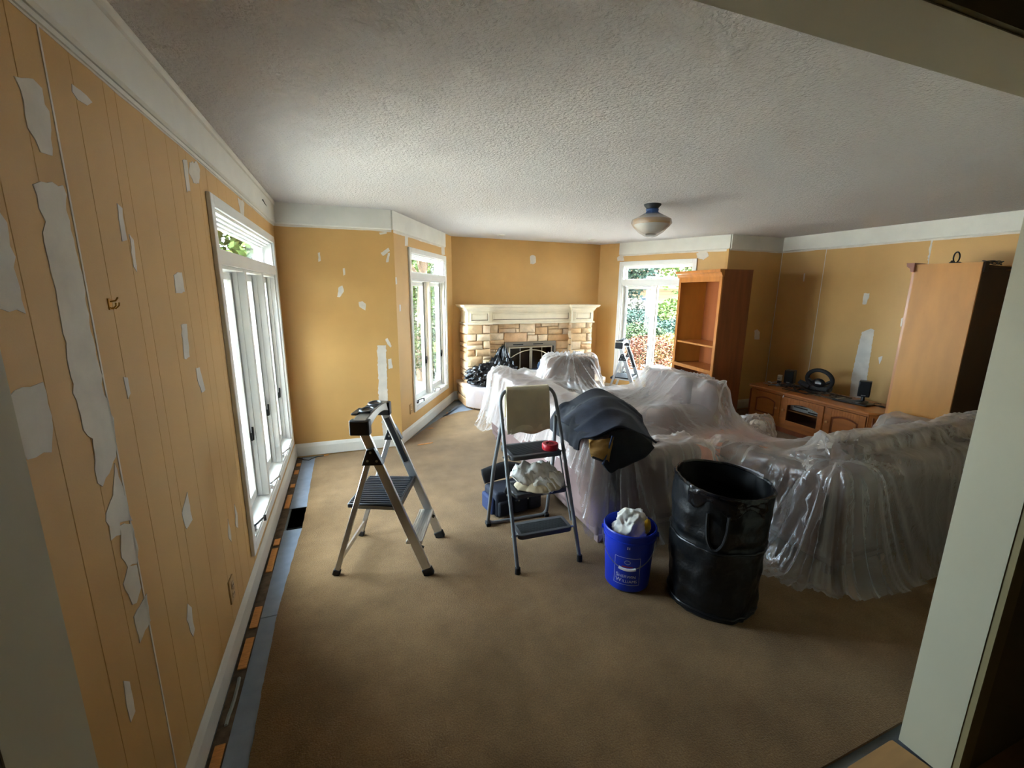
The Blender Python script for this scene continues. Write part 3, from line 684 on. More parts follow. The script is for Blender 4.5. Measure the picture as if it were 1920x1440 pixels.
for a, b in ((d0, dm-.003), (dm+.003, d1)):
    dr = MB(); w = .018
    for q in ((a, b, zt_-w, zt_), (a, b, fz0+.01, fz0+.01+w), (a, a+w, fz0+.01, zt_), (b-w, b, fz0+.01, zt_)): dr.box(q[0], q[1], -.325, -.305, q[2], q[3])
    dr = dr.build('glass_door', rail_m, fp, bevel=.002, seg=1)
    MB().box(a+w, b-w, -.316, -.313, fz0+.02, zt_-w).build('pane', door_glass_m, dr)
    MB().box((a+b)/2-.004, (a+b)/2+.004, -.327, -.320, fz0+.02, zt_-w).build('thin_bar', rail_m, dr)
    pts = []
    for i in range(9):
        s = a+(b-a)*i/8; t = (s-dm)/((d1-d0)/2); pts.append((s, -.329, zt_-.05-.13*t*t))
    MB().tube(pts, .007, 6).build('arch_bar', rail_m, dr)
MB().bar((d1+.014, -.325, .62), (d1+.014, -.325, .83), .02, .012).build('door_handle', dark_m, fp)

# ------------------------------------------------------------------ recessed ceiling spots by the fireplace
for i, (x, y) in enumerate(((2.66, 6.06), (4.084, 6.03))):
    t = thing('ceiling_spot', ['small white ceiling spot above the left end of the mantel', 'small white ceiling spot above the right end of the mantel'][i], 'light fitting', (x, y, H), group='ceiling spots')
    MB().lathe([(.045, 0), (.062, 0), (.060, -.008), (.046, -.012), (.046, 0)], 20).build('trim_ring', trim_m, t, smooth=True)
    MB().lathe([(.045, -.006), (.02, -.018), (.001, -.020)], 20).build('lens', mat('spot_lens', 'cfc8ba', .3), t, smooth=True)

# ------------------------------------------------------------------ ceiling lamp wrapped in plastic
t = thing('ceiling_lamp', 'brass and glass ceiling lamp wrapped in plastic and blue tape', 'lamp', (3.19, 3.45, H))
MB().lathe([(.075, 0), (.072, -.012), (.055, -.030), (.045, -.05)], 20).build('canopy', mat('dark_canopy', '10131c', .6), t, smooth=True)
tp = MB(); tp.lathe([(.047, -.035), (.058, -.045), (.052, -.060), (.060, -.075), (.070, -.086)], 14)
tp.v = [(x*(1+.12*noise1(x*60, y*60, z*40)), y*(1+.12*noise1(x*60, y*60, z*40+3)), z) for x, y, z in tp.v]
tp.bar((.05, -.02, -.07), (.085, -.035, -.088), .02, .006)
tp.build('blue_tape', mat('blue_painters_tape', '234a86', .6, vary=(20, .3)), t)
MB().lathe([(.06, -.085), (.11, -.108), (.155, -.130)], 28).build('upper_shade', mat('ivory_glass', 'cfc6ae', .3), t, smooth=True)
MB().lathe([(.155, -.128), (.161, -.131), (.161, -.168), (.155, -.172)], 28).build('brass_band', brass_m, t, smooth=True)
MB().lathe([(.152, -.172), (.125, -.205), (.085, -.235), (.05, -.25)], 28).build('lower_shade', mat('ivory_glass_lower', 'd6d0c0', .25), t, smooth=True)
MB().lathe([(.045, -.235), (.046, -.262), (.03, -.268), (.001, -.268)], 16).build('finial', mat('dark_brass', '5a4a30', .4, .8), t, smooth=True)
wp = MB(); wp.lathe([(.062, -.075), (.115, -.105), (.168, -.130), (.176, -.160), (.160, -.185), (.11, -.235), (.058, -.268), (.03, -.278)], 48)
wp.v = [(x*(1+.035*noise1(math.atan2(y, x)*9, z*30)), y*(1+.035*noise1(math.atan2(y, x)*9, z*30)), z+.006*noise1(x*40, y*40)) for x, y, z in wp.v]
wp.build('plastic_wrap', clear_m, t, smooth=True, angle=180)

# ------------------------------------------------------------------ bookcases
def bookcase_open():
    t = thing('bookcase', 'tall honey wood bookcase with open shelves in front of the bay window', 'bookcase', (4.702, 4.049, 0), R(-6.5)+R(90))
    # local x: along the front to its far end, local y: -depth (front face at y = 0, back at y = -.396)
    w, d, h = .833, .396, 1.946
    MB().box(0, .022, -d, 0, 0, h).build('side_panel', oakside_m, t)
    MB().box(w-.022, w, -d, 0, 0, h-.03).build('side_panel', oakside_m, t)
    MB().box(.022, w-.022, -d, -d+.012, .02, h-.03).build('back_panel', oakdark2_m, t)
    MB().box(.022, w-.022, -d+.012, -.02, h-.06, h-.03).build('top_panel', oak_m, t)
    ff = MB(); ff.box(0, .045, 0, .02, 0, h-.05).box(w-.045, w, 0, .02, 0, h-.05).box(.045, w-.045, 0, .02, h-.14, h-.05).box(.045, w-.045, 0, .02, .0, .10).box(.045, w-.045, 0, .02, .70, .745)
    ff.build('face_frame', oak_m, t, bevel=.003, seg=1)
    for z in (1.03, .72, .38):
        MB().box(.022, w-.022, -d+.012, -.002, z-.012, z+.012).build('shelf', oak_m, t, bevel=.003, seg=1)
    for e0 in (.022, w-.030): MB().box(e0, e0+.008, -d+.012, -.001, .74, h-.06).build('lit_inner_side', oakpale_m, t)  # paler wood sheets put the light on the inner sides into colour
    m = MB(); prof = [(.0, h-.085), (.022, h-.085), (.026, h-.07), (.034, h-.06), (.040, h-.042), (.056, h-.030), (.060, h-.022), (.062, h), (0, h)]
    m.prism(prof, -.006, w+.03, lambda u, v, a: (a, u, v))
    m.build('crown', oak_m, t)
    return t
oakdark2_m = mat('cherry_back', '9a5222', .5, vary=(3, .12), stretch=(4, 4, .8))
bookcase_open()
t = thing('bookcase', 'tall bookcase with its orange side and dark back turned to the room', 'bookcase', (5.529, 2.166, 0), R(7.1))
w, d, h = .80, .438, 1.96
MB().box(0, .022, 0, d, 0, h-.012).build('side_panel', oakpale_m, t)
MB().box(w-.022, w, 0, d, 0, h-.012).build('side_panel', oakpale_m, t)
MB().box(.022, w-.022, .006, .014, .02, h-.06).build('back_panel', oakdark_m, t)
MB().box(.022, w-.022, .004, d, h-.05, h-.03).build('top_panel', oakdark_m, t)
for z in (.1, .5, .9, 1.3, 1.65): MB().box(.022, w-.022, .014, d-.01, z-.01, z+.01).build('shelf', oak_m, t)
MB().box(0, .05, d, d+.02, 0, h-.05).box(w-.05, w, d, d+.02, 0, h-.05).box(.05, w-.05, d, d+.02, h-.14, h-.05).build('face_frame', oak_m, t)
MB().prism([(d-.0, h-.08), (d+.02, h-.08), (d+.03, h-.05), (d+.055, h-.03), (d+.06, h), (d, h)], -.03, w+.03, lambda u, v, a: (a, u, v)).build('crown', pined_m, t)
t2 = thing('iron_hook', 'small black iron ring on top of the orange bookcase side', 'hook', (5.60, 2.38, h-.012))
MB().tube([(.045*math.cos(a), 0, .052+.045*math.sin(a)) for a in np.linspace(-1.2, PI+1.2, 18)], .006, 6).build('ring', black_m, t2, smooth=True)
MB().box(-.055, .055, -.02, .02, -.001, .010).bar((-.06, 0, .0), (-.045, 0, .022), .02, .01).bar((.045, 0, .012), (.06, 0, .006), .02, .01).build('foot', black_m, t2)
m = MB()
for q in range(4):
    m.tube([(5.60+.5*u+.01*q, 2.19+.02*math.sin(u*9+q), h-.03+.028*abs(math.sin(u*7+q*1.3))+.004) for u in np.linspace(0, .45, 14)], .005, 5)
o = m.build('cable_bundle', black_m, smooth=True); tag(o, 'loose black cables on top of the dark-backed bookcase', 'cable')
o = MB().box(5.545, 5.60, 2.155, 2.17, h-.09, h-.01).build('corner_bracket', mat('dark_brown_block', '33200f', .7)); tag(o, 'dark bracket at the top corner of the dark-backed bookcase', 'bracket')

# ------------------------------------------------------------------ media cabinet
tv = thing('media_cabinet', 'low reddish wood media cabinet with three doors against the right wall', 'cabinet', (5.508, 4.259, 0), math.atan2(-1, -.011))
L, D_, hh = 1.551, .56, .503
body = MB().box(.03, L-.03, .04, D_, .06, hh-.03)
body = MB()
for b in ((.03, .05, .07, D_, .06, hh-.028), (L-.05, L-.03, .07, D_, .06, hh-.028), (.03, L-.03, D_-.012, D_, .06, hh-.028), (.03, L-.03, .03, D_, .06, .085), (.515, .535, .03, D_, .06, hh-.028), (1.045, 1.06, .03, D_, .06, hh-.028)): body.box(*b)
body.build('carcass', pined_m, tv)
MB().prism([(.06, .02), (L-.06, .02), (L-.0, .075), (L-.0, D_), (0, D_), (0, .075)], 0, .06, lambda u, v, a: (u, v, a)).build('plinth', pined_m, tv, bevel=.006, seg=2)
MB().prism([(.055, -.012), (L-.055, -.012), (L+.012, .06), (L+.012, D_+.005), (-.012, D_+.005), (-.012, .06)], hh-.028, hh, lambda u, v, a: (u, v, a)).build('top', pine_m, tv, bevel=.008, seg=3)
ff = MB()
for b in ((.07, .092, .02, .05, .06, hh-.028), (.505, .54, .02, .05, .06, hh-.028), (1.04, 1.065, .02, .05, .06, hh-.028), (1.475, 1.485, .02, .05, .06, hh-.028), (.07, L-.07, .02, .05, .06, .105), (.07, L-.07, .02, .05, hh-.05, hh-.028)): ff.box(*b)
ff.build('face_frame', pine_m, tv)
for s in (0, 1): # canted corner columns
    p = [(.005, .085), (.07, .028), (.075, .05), (.03, .09)] if s == 0 else [(L-.005, .085), (L-.07, .028), (L-.075, .05), (L-.03, .09)]
    MB().prism(p, .06, hh-.028, lambda u, v, a: (u, v, a)).build('corner_column', pined_m if s == 0 else pine_m, tv)
    q0 = Vector((.02, .068)) if s == 0 else Vector((L-.02, .068)); q1 = Vector((.058, .034)) if s == 0 else Vector((L-.058, .034))
    mid = (q0+q1)/2; MB().bar((mid.x, mid.y, .12), (mid.x, mid.y, hh-.06), .03, .012, up=(q1-q0).to_3d()).build('column_panel', pined_m, tv, bevel=.003, seg=1)
def arch_poly(x0, x1, z0, z1, rise, n=9):
    pts = [(x0, z0), (x1, z0)]
    for i in range(n): 
        t = i/(n-1); u = x1+(x0-x1)*t; pts.append((u, z1-rise+rise*math.sin(PI*t)**.8 if 0 < t < 1 else z1-rise))
    return pts
def door_frame(m, x0, x1, z0, z1, y, b, rise):
    m.box(x0, x0+b, y, y+.018, z0, z1).box(x1-b, x1, y, y+.018, z0, z1).box(x0+b, x1-b, y, y+.018, z0, z0+b)
    n = 10; top = []
    for i in range(n+1):
        t = i/n; u = x0+b+(x1-x0-2*b)*t; top.append((u, z1-b-rise+rise*math.sin(PI*t)))
    poly = [(x0+b, z1)]+top+[(x1-b, z1)]
    for i in range(n):
        (u0, w0), (u1, w1) = top[i], top[i+1]
        m.prism([(u0, w0), (u1, w1), (u1, z1), (u0, z1)], y, y+.018, lambda u, v, a: (u, a, v))
knob_m = mat('turned_knob', 'c58a4a', .4)
for i, (x0, x1) in enumerate(((.094, .503), (.542, 1.038), (1.067, 1.473))):
    z0, z1 = .108, .45
    m = MB(); b = .062 if i != 1 else .06; door_frame(m, x0, x1, z0, z1, .006, b, .035)
    dr = m.build('door', pine_m if i else pined2_m if False else pine_m, tv, bevel=.002, seg=1)
    if i == 1:
        MB().prism(arch_poly(x0+b, x1-b, z0+b, z1-b, .035), .012, .016, lambda u, v, a: (u, a, v)).build('pane', glass_mat('cabinet_glass', (.9, .92, .92), .01, .6), dr)
        MB().box(x0, x1, .06, D_-.02, .275, .29).build('inner_shelf', pine_m, tv)
    else:
        MB().box(x0+b, x1-b, .018, .024, z0+b, z1-b).build('recess', pined_m, dr)
        MB().prism(arch_poly(x0+b+.022, x1-b-.022, z0+b+.022, z1-b-.018, .03), .008, .02, lambda u, v, a: (u, a, v)).build('raised_panel', pine_m, dr, bevel=.006, seg=2)
    kx = {0: x1-.03, 1: x0+.03, 2: x0+.03}[i]
    kb = MB(); kb.lathe([(.008, 0), (.007, .010), (.016, .018), (.017, .026), (.010, .033), (.001, .034)], 14)
    kb.v = [(kx+x, .006-z, .29+y) for x, y, z in kb.v]
    kb.build('knob', knob_m, dr, smooth=True)
# silver player inside, top-level
def in_tv(x, y, z):
    a = math.atan2(-1, -.011); return (5.508+x*math.cos(a)-y*math.sin(a), 4.259+x*math.sin(a)+y*math.cos(a), z)
A_TV = math.atan2(-1, -.011)
t = thing('disc_player', 'silver disc player on the shelf behind the glass cabinet door', 'player', in_tv(.79, .075, .29), A_TV)
MB().box(-.20, .20, 0, .24, .008, .075).build('case', mat('silver_plastic', 'c9cacb', .3, .4), t, bevel=.004)
MB().box(-.15, .02, -.002, .0, .045, .06).box(.03, .17, -.002, 0, .02, .034).build('fascia', black_m, t)
for q in range(5): MB().cyl((.06+.022*q, -.001, .052), (.06+.022*q, -.006, .052), .006, n=8).build('button', steel_m, t)
for s in (-.16, .16): MB().box(s-.02, s+.02, .02, .2, 0, .008).build('foot', rubber_m, t)
m = MB()
for q in range(3): m.box(-.19, -.02+.03*q, .02, .2, .075+.008*q, .082+.008*q)
m = m.build('paper_stack', white_m); m.location = in_tv(.74, .06, .29); m.rotation_euler = (0, 0, A_TV+.1); tag(m, 'white papers lying on the silver disc player', 'paper')
TOP = .503
def speaker(x, y, rz, label, tilt=0, lift=0):
    t = thing('speaker', label, 'speaker', (x, y, TOP), rz, group='small black speakers')
    z0 = .03+lift
    MB().box(-.055, .055, -.05, .06, z0, z0+.175).build('cabinet', black_m, t, bevel=.008)
    MB().box(-.048, .048, -.056, -.05, z0+.01, z0+.165).build('grille', mat('black_grille', '0a0a0b', .9, bump=(400, .5, .002)), t, bevel=.004)
    MB().box(-.02, .02, -.058, -.056, z0+.015, z0+.022).build('badge', steel_m, t)
    MB().lathe([(.001, 0), (.055, 0), (.055, .008), (.02, .014), (.015, z0+.002)], 16).build('stand', black_m, t, smooth=True)
    return t
speaker(5.93, 3.99, R(-70), 'small black speaker behind the tangled cables, left of the steering wheel')
s2 = speaker(5.93, 3.10, R(-62), 'small black speaker at the bookcase end of the media cabinet', lift=.03)
# racing wheel
t = thing('steering_wheel', 'black toy racing steering wheel leaning on the media cabinet', 'game controller', (5.93, 3.60, TOP), R(-75))
rim = [(.135*math.cos(a), -.02-.035*math.sin(a), .155+.118*math.sin(a)) for a in np.linspace(0, 2*PI, 33)[:-1]]
MB().tube(rim, .024, 10, closed=True).build('rim', mat('black_grip', '19191a', .75), t, smooth=True)
MB().tube([(-.12, -.02, .15), (-.05, -.01, .10), (.05, -.01, .10), (.12, -.02, .15)], .018, 8).build('spoke', black_m, t, smooth=True)
hb = MB(); hb.lathe([(.001, .03), (.03, .03), (.06, .018), (.07, 0)], 20); hb.v = [(x, -.03-z, .115+y*.8) for x, y, z in hb.v]; hb.build('hub', black_m, t, smooth=True)
MB().box(-.025, .035, -.062, -.058, .105, .125).build('badge', steel_m, t)
MB().box(-.11, .11, -.02, .12, 0, .085).build('base', black_m, t, bevel=.025, seg=3)
MB().tube([(-.11, 0, .05), (-.19, -.01, .08), (-.22, -.02, .10)], [.03, .034, .025], 10).build('side_paddle', mat('grey_grip', '2e2e30', .7), t, smooth=True)
# cable tangles
def tangle(name, label, cx, cy, rx, ry, n, m_, r=.004, seed=1, hgt=.05):
    rr = random.Random(seed); mb = MB()
    for q in range(n):
        p = []; a = rr.uniform(0, 6.3); ux, uy = rr.uniform(-.6, .6), rr.uniform(-.6, .6)
        for s in range(22):
            a += rr.uniform(-.9, .9); ux = max(-1, min(1, ux+.18*math.cos(a))); uy = max(-1, min(1, uy+.18*math.sin(a)))
            p.append((cx+rx*ux, cy+ry*uy, TOP+r+hgt*(1-max(abs(ux), abs(uy)))*rr.random()))
        mb.tube(p, r, 5)
    o = mb.build(name, m_, smooth=True); tag(o, label, 'cable'); return o
tangle('cable_tangle', 'tangled black cables heaped in front of the steering wheel', 5.82, 3.80, .17, .26, 16, black_m, .006, 2, .06)
tangle('cable_tangle', 'brown and black cord heap at the middle of the media cabinet', 5.83, 3.40, .13, .17, 18, mat('brown_cord', '4a3a2a', .7), .006, 5, .05)
tangle('audio_leads', 'thin pale audio leads at the left end of the media cabinet', 5.86, 4.10, .13, .10, 6, mat('pale_lead', 'a9adb8', .5), .0035, 9, .05)
tangle('power_cable_loops', 'thin black power cords trailing towards the orange bookcase', 5.98, 2.90, .12, .13, 4, black_m, .004, 12, .02)
for q, (x, y) in enumerate(((5.80, 4.14), (5.84, 4.20))):
    t = thing('lead_plug', ['white plug at the left end of the cabinet leads', 'silver plug at the left end of the cabinet leads'][q], 'plug', (x, y, TOP), .5+q, group='lead plugs')
    MB().cyl((-.015, 0, .012), (.015, 0, .012), .009, n=10).build('grip', white_m, t); MB().cyl((.015, 0, .012), (.035, 0, .012), .004, n=8).build('pin', steel_m, t)
t = thing('power_adapter', 'cream wall adapter standing among the cabinet leads', 'adapter', (5.93, 4.13, TOP), R(-70))
MB().box(-.025, .025, -.02, .02, .04, .115).build('case', mat('cream_plastic', 'd6cfb4', .5), t, bevel=.005)
MB().box(-.02, .02, -.018, .018, 0, .04).build('lower_block', black_m, t); MB().box(-.018, .018, -.022, -.02, .06, .072).box(-.018, .018, -.022, -.02, .082, .092).build('vent', mat('grey_print', '8c8778', .6), t)
t = thing('charging_dock', 'flat black dock with two silver strips beside the right speaker', 'electronics', (5.76, 3.08, TOP), A_TV+.08)
MB().box(-.19, .16, -.08, .08, 0, .022).build('case', black_m, t, bevel=.01)
for s in (-.14, .06): MB().box(s-.012, s+.012, -.075, .075, .022, .0245).build('silver_strip', steel_m, t)
m = MB().tube([(5.60, 3.72, TOP+.004), (5.54, 3.71, TOP+.005), (5.497, 3.70, TOP+.003), (5.493, 3.70, TOP-.02), (5.490, 3.705, TOP-.035)], .003, 6)
o = m.build('dangling_lead', black_m, smooth=True); tag(o, 'thin lead hanging over the edge of the media cabinet', 'cable')
o = MB().bar((5.489, 3.705, TOP-.034), (5.487, 3.712, TOP-.062), .010, .008).build('usb_plug', white_m); tag(o, 'small white plug hanging over the media cabinet edge', 'plug')

# ------------------------------------------------------------------ wall fittings
t = thing('coat_hook', 'small brass double hook on the left wall panelling', 'hook', (0.0, 1.483, 1.631), R(90)); t.scale = (.5, .5, .5)
MB().box(-.018, .018, -.006, .001, -.03, .03).build('back_plate', brass_m, t, bevel=.002)
for s in (-.010, .012):
    MB().tube([(s, 0, -.016), (s*1.2, -.02, -.024), (s*1.6, -.034, -.008), (s*1.7, -.036, .008)], .0042, 6).build('prong', brass_m, t, smooth=True)
MB().tube([(0, 0, .012), (0, -.03, .018), (0, -.042, .036)], .0045, 6).build('prong', brass_m, t, smooth=True)
def outlet(name, label, k, s, z, blank=False):
    p, a, L = wframe(k); x = p[0]+math.cos(a)*s; y = p[1]+math.sin(a)*s
    t = thing(name, label, 'outlet', (x, y, z), a, group='wall outlets')
    pm = mat('tan_plate', 'b8935c', .5)
    MB().box(-.036, .036, -.007, .001, -.058, .058).build('plate', pm, t, bevel=.003)
    for q in (-.022, .022):
        rc = MB().box(-.016, .016, -.010, -.006, q-.014, q+.014).build('receptacle', mat('tan_socket', 'c2a575', .4), t, bevel=.003)
        for sx in (-.006, .006): MB().box(sx-.0015, sx+.0015, -.0105, -.0095, q-.006, q+.006).build('slot', dark_m, rc)
outlet('wall_outlet', 'tan outlet low on the left wall before the window', 'left', 2.135-Y0, .30)
outlet('wall_outlet', 'tan outlet beside the lower corner of the left bay window', 'bl', .33, .33)
outlet('wall_outlet', 'tan outlet low on the left return wall', 'rl', .62, .33)
# ------------------------------------------------------------------ aluminium step ladders
def make_ladder(label, loc, rz, group):
    t = thing('step_ladder', label, 'ladder', loc, rz, group)
    W2 = .205
    fx = lambda z: .28-.345*z/.9
    rx = lambda z: -.28+.255*z/.78
    for s in (-1, 1):
        y = s*W2
        rail = MB().bar((fx(.02), y, .02), (fx(.89), y, .89), .022, .052, up=(1, 0, .35)).build('front_rail', alu_m, t, bevel=.003, seg=1)
        MB().bar((fx(.56), y*.94, .56), (fx(.86), y*.94, .86), .004, .03, up=(1, 0, .35)).build('rail_channel', black_m, rail)
        MB().bar((rx(.02), y*1.05, .02), (rx(.77), y*1.05, .77), .020, .030, up=(1, 0, -.3)).build('rear_leg', alu_m, t, bevel=.003, seg=1)
        MB().bar((fx(0), y, 0), (fx(.045), y, .045), .032, .062, up=(1, 0, .35)).build('foot', rubber_m, t, bevel=.005)
        MB().bar((rx(0), y*1.05, 0), (rx(.035), y*1.05, .035), .030, .042, up=(1, 0, -.3)).build('foot', rubber_m, t, bevel=.005)
        br = MB(); yo = y*1.06
        br.prism([(fx(.71)+.035, .71), (rx(.71)-.03, .705), (rx(.78)-.02, .80), (fx(.80)+.022, .81)], yo-.02, yo+.02, lambda u, v, a: (u, a, v))
        br = br.build('hinge_bracket', black_m, t, bevel=.004)
        for q in ((fx(.73)+.01, .735), (rx(.73)+.0, .735), (fx(.79), .785)):
            MB().cyl((q[0], yo-.023, q[1]), (q[0], yo+.023, q[1]), .007, n=10).build('rivet', steel_m, br)
        # lower step hook
        MB().bar((fx(.2)-.03, y*.9, .20), (fx(.17)+.03, y*.9, .165), .012, .02).build('step_hook', black_m, t, bevel=.003)
        MB().bar((fx(.42)+.02, y*.96, .425), (rx(.43)-.01, y*.96, .435), .006, .02).build('platform_brace', alu_m, t)
    # top handle cap: arched aluminium plate with black ends and tray
    cap = MB(); n = 12; P0 = []; x0, x1 = fx(.93)-.055, fx(.93)+.045
    for i in range(n+1):
        u = -1+2*i/n; y = u*(W2+.012); zt = .985-.02*u*u; zb = .895+.05*(1-u*u)
        cap.v += [(x0, y, zb), (x1, y, zb), (x1-.012, y, zt), (x0+.012, y, zt)]
        if i < n:
            b = 4*i; cap.f += [(b, b+1, b+5, b+4), (b+1, b+2, b+6, b+5), (b+2, b+3, b+7, b+6), (b+3, b, b+4, b+7)]
    cap.f += [(0, 1, 2, 3), (4*n, 4*n+1, 4*n+2, 4*n+3)]
    cap = cap.build('top_cap', mat('brushed_cap', '8d867c', .4, .7), t, bevel=.006)
    for s in (-1, 1): MB().box(x0-.006, x1+.006, s*(W2+.0)-.024, s*(W2+.0)+.028, .878, .966).build('cap_end', black_m, cap, bevel=.008)
    tr = MB(); tr.box(x0+.012, x1-.016, -.12, .12, .978, .990).box(x0-.02, x0+.02, -.15, -.02, .972, .986); tr.build('tool_tray', black_m, cap, bevel=.006)
    tr = MB(); tr.tube([(x0+.05+.035*math.cos(a), -.08+.05*math.sin(a), .991) for a in np.linspace(0, 2*PI, 17)[:-1]], .006, 6, closed=True)
    tr.tube([(x0+.05+.035*math.cos(a), .07+.05*math.sin(a), .991) for a in np.linspace(0, 2*PI, 17)[:-1]], .006, 6, closed=True); tr.build('tray_rim', mat('grey_rim', '5a6068', .3), cap, smooth=True)
    # platform with ribs
    px0, px1 = -.19, fx(.455)+.01
    pf = MB().box(px0, px1, -W2+.006, W2-.006, .425, .455).build('platform', mat('black_platform', '15171c', .4), t, bevel=.008)
    for q in range(15):
        y = -W2+.025+q*(2*W2-.05)/14
        MB().box(px0+.012, px1-.014, y-.006, y+.006, .455, .459).build('tread_rib', mat('rib_black', '22262e', .35) if q == 0 else bpy.data.materials['rib_black'], pf)
    MB().box(px1-.004, px1+.006, -W2+.004, W2-.004, .42, .458).build('front_edge', black_m, pf, bevel=.003)
    # lower silver step
    sx = fx(.215)
    st = MB().box(sx-.055, sx+.04, -W2+.008, W2-.008, .195, .215).build('lower_step', alu_m, t, bevel=.004)
    for q in range(6): MB().box(sx-.05+q*.015, sx-.045+q*.015, -W2+.012, W2-.012, .215, .2175).build('tread_rib', alu_m, st)
    # rear spreader
    MB().bar((rx(.10), -W2, .10), (rx(.10), W2, .10), .012, .03).build('rear_spreader', alu_m, t)
    return t
lad = make_ladder('aluminium step ladder with black ribbed platform, standing on open carpet', (.7645, 2.649, 0), R(-20.4), 'aluminium step ladders')
l2 = copy_tree(lad); l2.location = (4.42, 5.42, 0); l2.rotation_euler = (0, 0, R(-48)); l2['label'] = 'bright step ladder standing in front of the right bay window'

# ------------------------------------------------------------------ grey folding step stool
t = stool = thing('step_stool', 'grey tubular three-step folding stool with a towel on its rail', 'step stool', (1.667, 2.183, 0), R(-1.5))
hw = .2085
fy = lambda z: .43*z/1.0
pts = [(-hw, fy(0), .012), (-hw+.004, fy(.5), .5), (-hw+.012, fy(.95), .95)]
for a in np.linspace(0, PI/2, 6)[1:]: pts.append((-hw+.012+.06*(1-math.cos(a)), fy(.95)+.03*math.sin(a), .95+.09*math.sin(a)))
pts += [(-p[0], p[1], p[2]) for p in reversed(pts)]
MB().tube(pts, .0125, 10).build('front_frame', grey_tube_m, t, smooth=True)
ry = lambda z: .60-.20*z/.83
pts = [(-hw+.02, fy(.86)+.02, .86), (-hw-.012, ry(.5), .5), (-hw-.022, ry(.05), .05)]
for a in np.linspace(0, PI/2, 5)[1:]: pts.append((-hw-.022+.05*(1-math.cos(a)), ry(0), .05-.036*math.sin(a)))
pts += [(-p[0], p[1], p[2]) for p in reversed(pts)]
MB().tube(pts, .0125, 10).build('rear_frame', grey_tube_m, t, smooth=True)
for s in (-1, 1):
    MB().lathe([(.001, 0), (.018, 0), (.017, .04), (.012, .045)], 12, c=(s*hw, fy(.0)+.004, 0)).build('foot', rubber_m, t, smooth=True)
    MB().bar((s*(hw+.02), ry(0)-.03, .014), (s*(hw+.02), ry(0)+.02, .02), .036, .028).build('foot', rubber_m, t, bevel=.006)
    MB().bar((s*(hw-.012), fy(.24)+.02, .22), (s*(hw-.016), fy(.62)+.06, .63), .006, .014).build('link_rod', grey_tube_m, t)
    for z in (.655, .44, .21): MB().cyl((s*(hw+.012), fy(z), z-.012), (s*(hw-.05), fy(z), z-.012), .007, n=8).build('pivot', steel_m, t)
def rstep(y0, y1, z, w):
    r = .03; poly = []
    for cx, cy, a0 in ((w-r, y1-r, 0), (-w+r, y1-r, 90), (-w+r, y0+r, 180), (w-r, y0+r, 270)):
        for q in range(5): a = R(a0+q*22.5); poly.append((cx+r*math.cos(a), cy+r*math.sin(a)))
    st = MB().prism(poly, z-.03, z, lambda u, v, a: (u, v, a)).build('step', tread_m, t, bevel=.005)
    n = int((y1-y0-.05)/.012)
    for q in range(n): y = y0+.03+q*.012; MB().box(-w+.025, w-.025, y, y+.006, z, z+.002).build('tread_rib', rub2_m, st)
rub2_m = mat('tread_rib_black', '26282a', .7)
rstep(fy(.655)-.045, fy(.655)+.20, .655, .178); rstep(fy(.44)-.04, fy(.44)+.17, .44, .180); rstep(fy(.21)-.03, fy(.21)+.135, .21, .182)
SM = stool.matrix_basis.copy()
def st_w(x, y, z):
    a = R(-1.5); return (1.667+x*math.cos(a)-y*math.sin(a), 2.183+x*math.sin(a)+y*math.cos(a), z)
# towel over the top rail
def towel():
    W_, nf = .30, 26; ns = 34; P = []
    ty, tz = fy(.95)+.03, 1.04
    Lf, Lb = .285, .20
    for i in range(ns+1):
        q = -Lb+(Lb+Lf+.05)*i/ns; row = []
        for j in range(nf+1):
            u = -1+2*j/nf; x = u*W_/2
            wv = .010*math.sin(u*5+1)+.006*noise1(u*4, q*8)
            if q < 0: y, z = ty+.016+wv*.4, tz+.014+q
            elif q < .05: a = q/.05*PI; y, z = ty+.017*math.cos(a), tz+.017*math.sin(a)
            else:
                d = q-.05; y = ty-.018-.018*d/.28-.3*wv*min(1, d/.08) - .05*d; z = tz-d*(1+.04*math.sin(u*4+.8)*min(1, d/.2))
                x *= 1+.02*math.sin(d*9)
            row.append(st_w(x-.004, y, z))
        P.append(row)
    return P
o = MB().grid(towel()).build('towel', towel_m, smooth=True, solid=.014, angle=180); tag(o, 'cream towel draped over the top rail of the grey stool', 'towel')
P2 = [[st_w(-.135+.225*j/14+.004*math.sin(i), fy(.95)-.018-.014*i/10+.006*math.sin(j*.7), .80-.035*i/10-.010*math.sin(j*.65+1)) for j in range(15)] for i in range(11)]
o = MB().grid(P2).build('towel', towel_m, smooth=True, solid=.016, angle=180); tag(o, 'folded hem of a second towel showing below the cream towel', 'towel')
# red tape roll
t = thing('tape_roll', 'red tape roll lying on the top step of the grey stool', 'tape', st_w(.115, fy(.655)+.02, .6575))
MB().lathe([(.030, 0), (.052, 0), (.054, .006), (.054, .034), (.050, .040), (.030, .040), (.030, 0)], 28).build('tape', red_m, t, smooth=True)
MB().lathe([(.030, .004), (.026, .004), (.026, .036), (.030, .036)], 24).build('core', mat('dark_red_core', '6a0c14', .6), t, smooth=True)
MB().bar((-.03, 0, .03), (.03, 0, .03), .014, .010).cyl((0, 0, .018), (0, 0, .040), .012, n=12).build('hub', mat('red_hub', '8c0f1a', .5), t)

